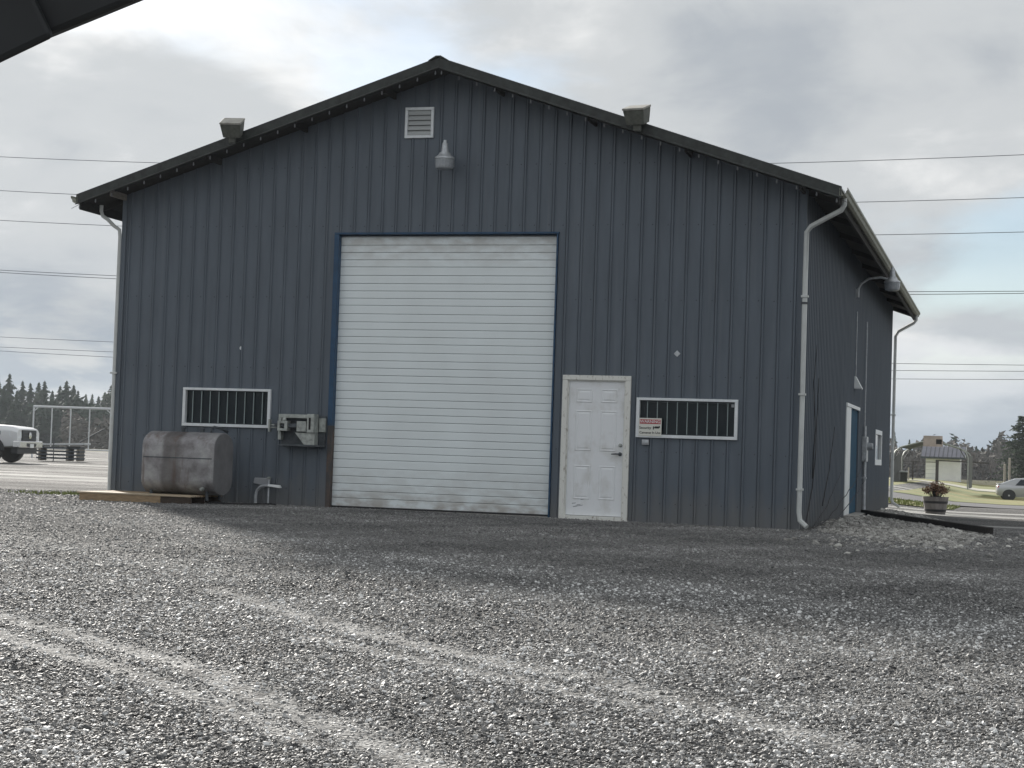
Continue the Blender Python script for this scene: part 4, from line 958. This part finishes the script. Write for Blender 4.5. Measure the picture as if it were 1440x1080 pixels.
# ------------------------------------------------------------------ right background
CP = thing('carport', 'bent tube carport frame with a partly sheeted left side on the lawn', 'carport', (7.35, 82.0, gz(10, 82)), 0)
cw, ce, crz, cl = 4.4, 2.15, 2.95, 9.0
hoop = [(0, 0), (0, ce-.25), (.12, ce+.05), (.45, ce+.30), (cw*.5, crz), (cw-.45, ce+.30), (cw-.12, ce+.05), (cw, ce-.25), (cw, 0)]
for k in (0, 3):
    y = k*cl/3; MB().tube([(x, y, z) for x, z in hoop], .045, 8).build('hoop', 'steel', CP, smooth=True)
    for sgn, x0 in ((1, 0), (-1, cw)): MB().tube([(x0, y, ce-.6), (x0+sgn*.55, y, ce+.36)], .03).build('knee_brace', 'cpsheet', CP)
for k in range(7): MB().box(-.07, -.058, k*cl/7+.02, (k+1)*cl/7-.02, .05, ce-.1).build('side_sheet', 'cpsheet', CP)
for k in range(7): MB().box(cw+.058, cw+.07, k*cl/7+.02, (k+1)*cl/7-.02, .05, ce-.1).build('side_sheet', 'cpsheet', CP)
for k in range(7):
    ya, yb = k*cl/7+.02, (k+1)*cl/7-.02
    MB().hexa([(.30, ya, ce+.27), (1.6, ya, ce+.27+.33), (1.6, yb, ce+.27+.33), (.30, yb, ce+.27)], [(.30, ya, ce+.29), (1.6, ya, ce+.29+.33), (1.6, yb, ce+.29+.33), (.30, yb, ce+.29)]).build('roof_sheet', 'cpsheet', CP)
gb = MB()
gb.box(1.75, 2.5, -.09, -.065, 2.9, 3.55); gb.box(2.5, 2.88, -.09, -.065, 2.9, 3.05); gb.box(2.5, 2.88, -.09, -.065, 3.35, 3.55); gb.box(2.84, 2.9, -.09, -.065, 3.05, 3.35)
gb.v = [(x, y, z-.38) for x, y, z in gb.v]; gb.build('gable_board', 'pinkboard', CP)
box('opening', 2.5, 2.84, -.062, -.05, 2.67, 2.97, 'dark', CP)

SH = thing('storage_shed', 'small white shed with a ribbed blue-grey metal roof across the lawn', 'shed', (7.45, 118.5, gz(9, 118)-.2), R(-1))
box('wall', .12, 2.80, 0, 3.0, -.1, 2.05, 'shedwall', SH)
for k in range(10):
    xa, xb = -.25+k*.345, -.25+(k+1)*.345-.02
    MB().hexa([(xa, -.35, 2.06), (xb, -.35, 2.06), (xb, 1.5, 2.95), (xa, 1.5, 2.95)], [(xa, -.35, 2.10), (xb, -.35, 2.10), (xb, 1.5, 2.99), (xa, 1.5, 2.99)]).build('roof_sheet', 'shedroof', SH)
    MB().hexa([(xa, 3.35, 2.06), (xb, 3.35, 2.06), (xb, 1.5, 2.95), (xa, 1.5, 2.95)], [(xa, 3.35, 2.10), (xb, 3.35, 2.10), (xb, 1.5, 2.99), (xa, 1.5, 2.99)]).build('roof_sheet', 'shedroof', SH)
for k in range(11): MB().hexa([(-.27+k*.345, -.36, 2.10), (-.22+k*.345, -.36, 2.10), (-.22+k*.345, 1.5, 2.99), (-.27+k*.345, 1.5, 2.99)], [(-.26+k*.345, -.36, 2.15), (-.23+k*.345, -.36, 2.15), (-.23+k*.345, 1.5, 3.04), (-.26+k*.345, 1.5, 3.04)]).build('roof_rib', 'darksteel', SH)
box('fascia', -.27, 3.25, -.40, -.36, 1.95, 2.11, 'darksteel', SH)
MB().hexa([(3.22, -.34, 2.0), (3.26, -.34, 2.0), (3.26, 1.5, 2.9), (3.22, 1.5, 2.9)], [(3.22, -.34, 2.1), (3.26, -.34, 2.1), (3.26, 1.5, 3.0), (3.22, 1.5, 3.0)]).build('rake_board', 'white', SH)
for g_y in (0, 3.0): MB().hexa([(.12, g_y-.001 if g_y else .0, 2.051), (2.80, g_y, 2.051), (2.80, 1.5, 2.9), (.12, 1.5, 2.9)], [(.12, g_y+.03, 2.051), (2.80, g_y+.03, 2.051), (2.80, 1.53, 2.9), (.12, 1.53, 2.9)]).build('gable', 'shedwall', SH)

FN = thing('wire_fence', 'low rail fence with dark posts in front of the white shed', 'fence', (6.5, 102.8, gz(9, 103)))
for x, h_, m_ in ((.05, 1.5, 'darkpost'), (.85, 1.45, 'darkpost'), (.55, 1.0, 'postwood'), (2.5, 1.62, 'darkpost')): MB().box(x, x+(.22 if h_ > 1.6 else .1), -.05, .06, -.1, h_).build('post', m_, FN)
MB().tube([(-2, 0, 1.42), (2.5, 0, 1.44)], .025, 6).build('rail', 'darkpost', FN); MB().tube([(2.6, 0, 1.58), (6.2, 0, 1.5)], .045, 6).build('rail', 'darkpost', FN)
for z in (.3, .6, .9, 1.15): MB().tube([(-2, 0.02, z), (2.5, 0.02, z)], .008, 4).build('wire', 'wire', FN)
UB = thing('utility_box', 'small green-grey utility cabinet with a white lid beside the carport', 'utility box', (7.45, 87.5, gz(7.6, 87)))
box('cabinet', 0, .42, 0, .5, 0, .62, 'lampdark', UB, .02); box('lid', -.04, .46, -.04, .54, .622, .72, 'white', UB, .02)
for x, h_, lab in ((13.65, 1.9, 'shorter of two pale wooden posts before the big evergreen'), (14.1, 2.5, 'taller of two pale wooden posts before the big evergreen')):
    p_ = MB().lathe([(.11, -.2), (.10, h_), (.02, h_+.04)], 8).build('wooden_post', 'postwood', None, loc=(x, 146, gz(14, 146)))
    tag(p_, lab, 'post', 'pale wooden posts')

# ------------------------------------------------------------------ trees
def conifer_mesh(seed, n_whorl, per, spread, leafsz, ragged):
    r_ = random.Random(seed); v = MB()
    for i in range(n_whorl):
        t_ = (i+.5)/n_whorl; z = .10+.88*t_
        L = spread*(1-t_)**.95*(1+r_.uniform(-ragged, ragged))+.008
        for k in range(per if t_ < .8 else max(3, per-3)):
            a = r_.uniform(0, 6.283); l = L*r_.uniform(.55, 1.12); droop = r_.uniform(.10, .36)*(1-.6*t_)
            d = Vector((math.cos(a), math.sin(a), 0)); s = Vector((-d.y, d.x, 0))
            nseg = 3 if l > .05 else 2
            for q in range(nseg):
                f0, f1 = q/nseg, (q+1.15)/nseg
                p0 = d*(l*f0)+Vector((0, 0, z-droop*l*f0*f0+.02*f0)); p1 = d*(l*f1)+Vector((0, 0, z-droop*l*f1*f1-.01))
                w = leafsz*(1.15-f0*.7)*r_.uniform(.7, 1.3)*min(1, .30+L/(.5*spread))
                v.quad(p0-s*w*.35, p0+s*w*.35, p1+s*w*.7*(1-f0)+Vector((0, 0, -.012)), p1-s*w*.7*(1-f0)+Vector((0, 0, -.012)))
                v.quad(p0+Vector((0, 0, .012)), p1+s*w*.3, p0.lerp(p1, .6)+s*w*1.3+Vector((0, 0, -w*.7)))
                v.quad(p0+Vector((0, 0, .012)), p1-s*w*.3, p0.lerp(p1, .6)-s*w*1.3+Vector((0, 0, -w*.7)))
    return v
def conifer_proto(name, seed, label, cat, m, n_whorl=34, per=9, spread=.17, leaf=.030, ragged=.3):
    t_ = thing(name, label, cat)
    MB().tube([(0, 0, -.03), (0.004, 0, .5), (0, 0, .99)], [.018, .011, .002], 6).build('trunk', 'bark', t_)
    conifer_mesh(seed, n_whorl, per, spread, leaf, ragged).build('crown', m, t_)
    return t_
def bare_mesh(seed):
    r_ = random.Random(seed); tr_, tw = MB(), MB()
    def br(p, d, l, rad, lev):
        e = p+d*l; (tr_ if lev < 2 else tw).tube([p, p.lerp(e, .5)+Vector((r_.gauss(0, .02), r_.gauss(0, .02), 0))*l, e], [rad, rad*.8, rad*.6], 5 if lev < 2 else 3, False)
        if lev >= 4: return
        for k in range(3 if lev < 3 else 4):
            nd = (d+Vector((r_.gauss(0, .45), r_.gauss(0, .45), r_.gauss(.12, .25)))).normalized(); br(p.lerp(e, r_.uniform(.55, 1)), nd, l*r_.uniform(.55, .8), rad*.62, lev+1)
    br(Vector((0, 0, -.03)), Vector((0, 0, 1)), .33, .020, 0)
    return tr_, tw
KINDS = {}
KINDS['a'] = conifer_proto('conifer_tree', 1, 'x', 'tree', 'needle_a', 30, 9, .23, .036, .4)
KINDS['b'] = conifer_proto('conifer_tree', 2, 'x', 'tree', 'needle_a', 27, 8, .27, .042, .5)
KINDS['c'] = conifer_proto('conifer_tree', 3, 'x', 'tree', 'needle_b', 26, 8, .30, .044, .5)
KINDS['d'] = conifer_proto('conifer_tree', 4, 'x', 'tree', 'needle_b', 34, 7, .17, .030, .45)
for q, sd_ in (('e', 5), ('f', 6), ('g', 8)):
    t_ = thing('bare_tree', 'x', 'tree'); a_, c_ = bare_mesh(sd_); a_.build('trunk', 'bark', t_); c_.build('crown', 'twig', t_); KINDS[q] = t_
used = set()
def plant(kind, px_, D, top_y, wide, label, group):
    """stand a tree where the wood shows: bearing from the photo, distance in metres"""
    cx_, cy_ = (px_-720)/2430.67, (540-top_y)/2430.67
    P_ = CAM+(fw+rt*cx_+up*cy_)*D
    z = gz(P_.x, P_.y); h_ = P_.z-z
    if kind in used: o = copy_tree(KINDS[kind])
    else: o = KINDS[kind]; used.add(kind)
    o.location = (P_.x, P_.y, z); o.rotation_euler = (0, 0, rng.uniform(0, 6.28)); o.scale = (h_*wide, h_*wide, h_); o['label'] = label; o['group'] = group; o['category'] = 'tree'
    return o
GL = 'dark evergreens along the left horizon'; LL = 'dark evergreen in the hazy wood left of the building'
left = [('b', 14, 524, 330, 1.25), ('a', -2, 530, 320, 1.3), ('a', 6, 541, 300, 1.3), ('b', 32, 534, 335, 1.15), ('a', 24, 548, 300, 1.2), ('b', 43, 537, 325, 1.2), ('c', 55, 536, 345, 1.1), ('b', 63, 534, 330, 1.2), ('a', 74, 548, 310, 1.2), ('b', 85, 541, 340, 1.25), ('b', 94, 534, 330, 1.3), ('a', 104, 540, 335, 1.2), ('b', 110, 548, 320, 1.2), ('d', 121, 553, 420, 1.3), ('d', 130, 553, 410, 1.2), ('b', 139, 556, 380, 1.3), ('c', 148, 550, 370, 1.3), ('c', 157, 540, 350, 1.3), ('c', 165, 535, 345, 1.2), ('b', 174, 540, 340, 1.3), ('a', -14, 526, 330, 1.3), ('b', -26, 534, 330, 1.3), ('a', 188, 538, 340, 1.3), ('b', -40, 528, 330, 1.3), ('c', 204, 545, 345, 1.3)]
TALL = {(14, 524): 'tallest ragged evergreen above the white truck at the far left', (121, 553): 'left one of two small spired evergreens in the gap near the building', (130, 553): 'right one of two small spired evergreens in the gap near the building',
           (157, 540): 'lighter green evergreen just left of the building wall', (63, 534): 'dark evergreen rising above the left upright of the tube frame', (94, 534): 'broad ragged evergreen above the middle of the tube frame'}
for k, x, y, D, wd in left: plant(k, x, D, y, wd, TALL.get((x, y), LL), GL)
for k in range(16): plant('a' if k % 2 else 'b', -30+k*11+rng.uniform(-4, 4), 290+rng.uniform(-10, 20), 572+rng.uniform(-8, 10)+ (12 if k > 13 else 0), 1.5, 'low dark evergreen at the foot of the left wood', 'low evergreens at the foot of the left wood')
for k in range(10): plant('efg'[k % 3], 100+k*9+rng.uniform(-3, 3), 275+rng.uniform(-15, 15), 592+rng.uniform(-8, 8), 1.3, 'bare grey tree at the foot of the left wood', 'bare trees at the foot of the left wood')
GR = 'bare trees along the right horizon'; GE = 'evergreens along the right horizon'
for k in range(34): plant('efg'[k % 3], 1225+k*7.2+rng.uniform(-3, 3), 270+rng.uniform(-25, 40), 626+rng.uniform(-10, 10), 1.25, 'bare grey-brown tree in the wood behind the shed', GR)
for k, x, y, D, wd in (('d', 1258, 606, 340, 1.1), ('a', 1244, 612, 340, 1.2), ('d', 1279, 617, 350, 1.2), ('a', 1291, 624, 330, 1.3), ('b', 1336, 626, 330, 1.3), ('b', 1373, 626, 310, 1.3), ('d', 1384, 630, 330, 1.3), ('a', 1406, 606, 330, 1.15), ('b', 1398, 624, 310, 1.3), ('b', 1414, 620, 320, 1.2), ('c', 1424, 628, 300, 1.3), ('a', 1462, 600, 330, 1.3), ('b', 1480, 610, 320, 1.3), ('b', 1226, 616, 330, 1.2)):
    plant(k, x, D, y, wd, {1406: 'tall pointed evergreen spire just left of the big spreading evergreen', 1258: 'evergreen top showing right beside the far downspout'}.get(x, 'dark evergreen rising from the bare wood on the right'), GE)
# the undergrowth and closed canopy of the far woods
def wood(name, px0, px1, n_, D0, D1, h0, h1, size, m_, sd_):
    r2 = random.Random(sd_); v = MB()
    for k in range(n_):
        D = r2.uniform(D0, D1); q = r2.uniform(px0, px1); P_ = CAM+(fw+rt*((q-720)/2430.67))*D; z = gz(P_.x, P_.y)
        top = h0+(h1-h0)*(.5+.5*math.sin(q*.09+sd_)*math.sin(q*.023+1.3*sd_)); h_ = top*r2.random()**.8*r2.uniform(.6, 1.1)
        c_ = Vector((P_.x, P_.y, z+h_)); u_ = Vector((r2.gauss(0, 1), r2.gauss(0, 1), r2.gauss(0, .7))).normalized(); w_ = u_.orthogonal().normalized(); l_ = size*r2.uniform(.5, 1.4)
        v.quad(c_-u_*l_, c_+w_*l_*.5, c_+u_*l_, c_-w_*l_*.4)
    return tag(v.build(name, m_), kind='stuff')
M['brush'] = mat('bare_brush', (0.10, 0.092, 0.08), .95, 0, .35, .2)
wood('woodland', -70, 260, 9000, 300, 345, 6.5, 9.5, .8, 'needle_a', 1)
wood('brushwood', 90, 240, 2500, 255, 300, 3.5, 6, .5, 'brush', 2)
wood('brushwood', 1190, 1520, 9000, 275, 335, 4.5, 7.5, .6, 'brush', 3)
wood('woodland', 1340, 1560, 2500, 310, 345, 4.5, 8, .7, 'needle_a', 4)
# big near evergreen on the right edge
BT = thing('evergreen_tree', 'big dark spreading evergreen at the right edge behind the silver car', 'tree', (15.2, 150.5, gz(15, 150)))
MB().tube([(0, 0, -.2), (.03, 0, 3.4), (0, 0, 6.7)], [.16, .10, .02], 8).build('trunk', 'bark', BT)
v = MB(); r_ = random.Random(11)
for i in range(30):
    t_ = (i+.5)/30; z = .7+6.0*t_; L = 3.2*(1-t_)**.8+.15
    for k in range(8 if t_ < .8 else 5):
        a = r_.uniform(0, 6.283); l = L*r_.uniform(.5, 1.15); d = Vector((math.cos(a), math.sin(a), 0)); s = Vector((-d.y, d.x, 0)); rise = r_.uniform(-.12, .30)
        for q in range(14):
            f0 = (q+r_.random())/14; p = d*(l*f0)+Vector((0, 0, z+rise*l*f0-.22*l*f0*f0))+s*r_.gauss(0, .10*l)
            for u_ in range(3):
                dd = (d*r_.uniform(.2, 1)+s*r_.uniform(-1, 1)+Vector((0, 0, r_.uniform(-.5, .35)))).normalized(); w_ = dd.orthogonal().normalized(); ln = r_.uniform(.16, .34)
                v.quad(p-w_*.035, p+dd*ln*.6-w_*.05, p+dd*ln, p+dd*ln*.5+w_*.06)
v.build('crown', 'needle_b', BT)

# ------------------------------------------------------------------ power lines behind the building
WR = [((-41.39, 16.78), (-31.94, 16.36), (3.0, 15.76), (14.53, 16.04), 'topmost'), ((-41.29, 14.87), (-36.37, 14.63), (6.53, 13.81), (14.57, 13.99), 'second highest'),
      ((-41.21, 13.2), (-33.76, 12.84), (7.53, 12.23), (14.61, 12.34), 'third highest'), ((-41.06, 10.36), (-33.49, 10.06), (9.03, 9.45), (14.66, 9.51), 'upper of the close middle pair'),
      ((-41.06, 10.24), (-33.49, 9.90), (9.03, 9.33), (14.66, 9.42), 'lower of the close middle pair'), ((-40.86, 6.56), (-33.45, 6.38), (8.71, 5.94), (14.74, 5.98), 'third lowest'),
      ((-40.83, 6.0), (-33.42, 5.82), (8.71, 5.62), (14.74, 5.68), 'second lowest'), ((-40.82, 5.75), (-33.4, 5.55), (8.73, 5.18), (14.75, 5.32), 'lowest')]
for i, w_ in enumerate(WR):
    xs = np.array([p[0] for p in w_[:4]]); zs = np.array([p[1] for p in w_[:4]]); c = np.polyfit(xs, zs, 2)
    X = np.linspace(-75, 50, 40); Zc = np.polyval(c, X)
    o = MB().tube([(float(a), 60.0+.15*i, float(z_)) for a, z_ in zip(X, Zc)], .017 if i < 5 else .013, 5).build('power_line', 'wire')
    tag(o, w_[4]+' of the overhead lines behind the building', 'power line', 'overhead power lines')

# ------------------------------------------------------------------ dark vehicle frame edge close by, top left, built as a made-up eave
def near(px_, py_, D): return CAM+(fw+rt*((px_-720)/2430.67)+up*((540-py_)/2430.67))*D
CN = thing('car_frame_edge', 'dark edge of a vehicle window frame close by in the top left corner', 'car_frame', near(-40, -30, 2.6))
def slab(a, b_, up_len, thick, m, nm):
    o_ = CN.location; d_ = (b_-a).normalized(); nrm = (d_.cross(fw)).normalized(); nrm = nrm if nrm.dot(up) > 0 else -nrm
    back = fw*thick
    pts = [a, b_, b_+nrm*up_len, a+nrm*up_len]
    MB().hexa([p-o_ for p in pts], [p+back-o_ for p in pts]).build(nm, m, CN, .008)
p1, p2, p3, p4 = near(-120, 143, 2.63), near(74, 50, 2.63), near(74, 37, 2.65), near(330, -58, 2.65)
slab(p1, p2, .14, .018, 'car_frame', 'lower_edge')
slab(near(-120, 125, 2.66), p4, .30, .03, 'car_frame', 'upper_edge')

# ------------------------------------------------------------------ damp air
hz = MB().box(-700, 700, -230, 700, -4.5, 20).build('haze', 'dark'); tag(hz, kind='stuff')
hm = bpy.data.materials.new('haze_air'); hm.use_nodes = True; t = hm.node_tree
for q in list(t.nodes): t.nodes.remove(q)
pv = t.nodes.new('ShaderNodeVolumePrincipled'); pv.inputs['Color'].default_value = (.80, .87, .95, 1); pv.inputs['Density'].default_value = HAZE; pv.inputs['Anisotropy'].default_value = .2
mo = t.nodes.new('ShaderNodeOutputMaterial'); t.links.new(pv.outputs[0], mo.inputs['Volume']); hz.data.materials.clear(); hz.data.materials.append(hm)
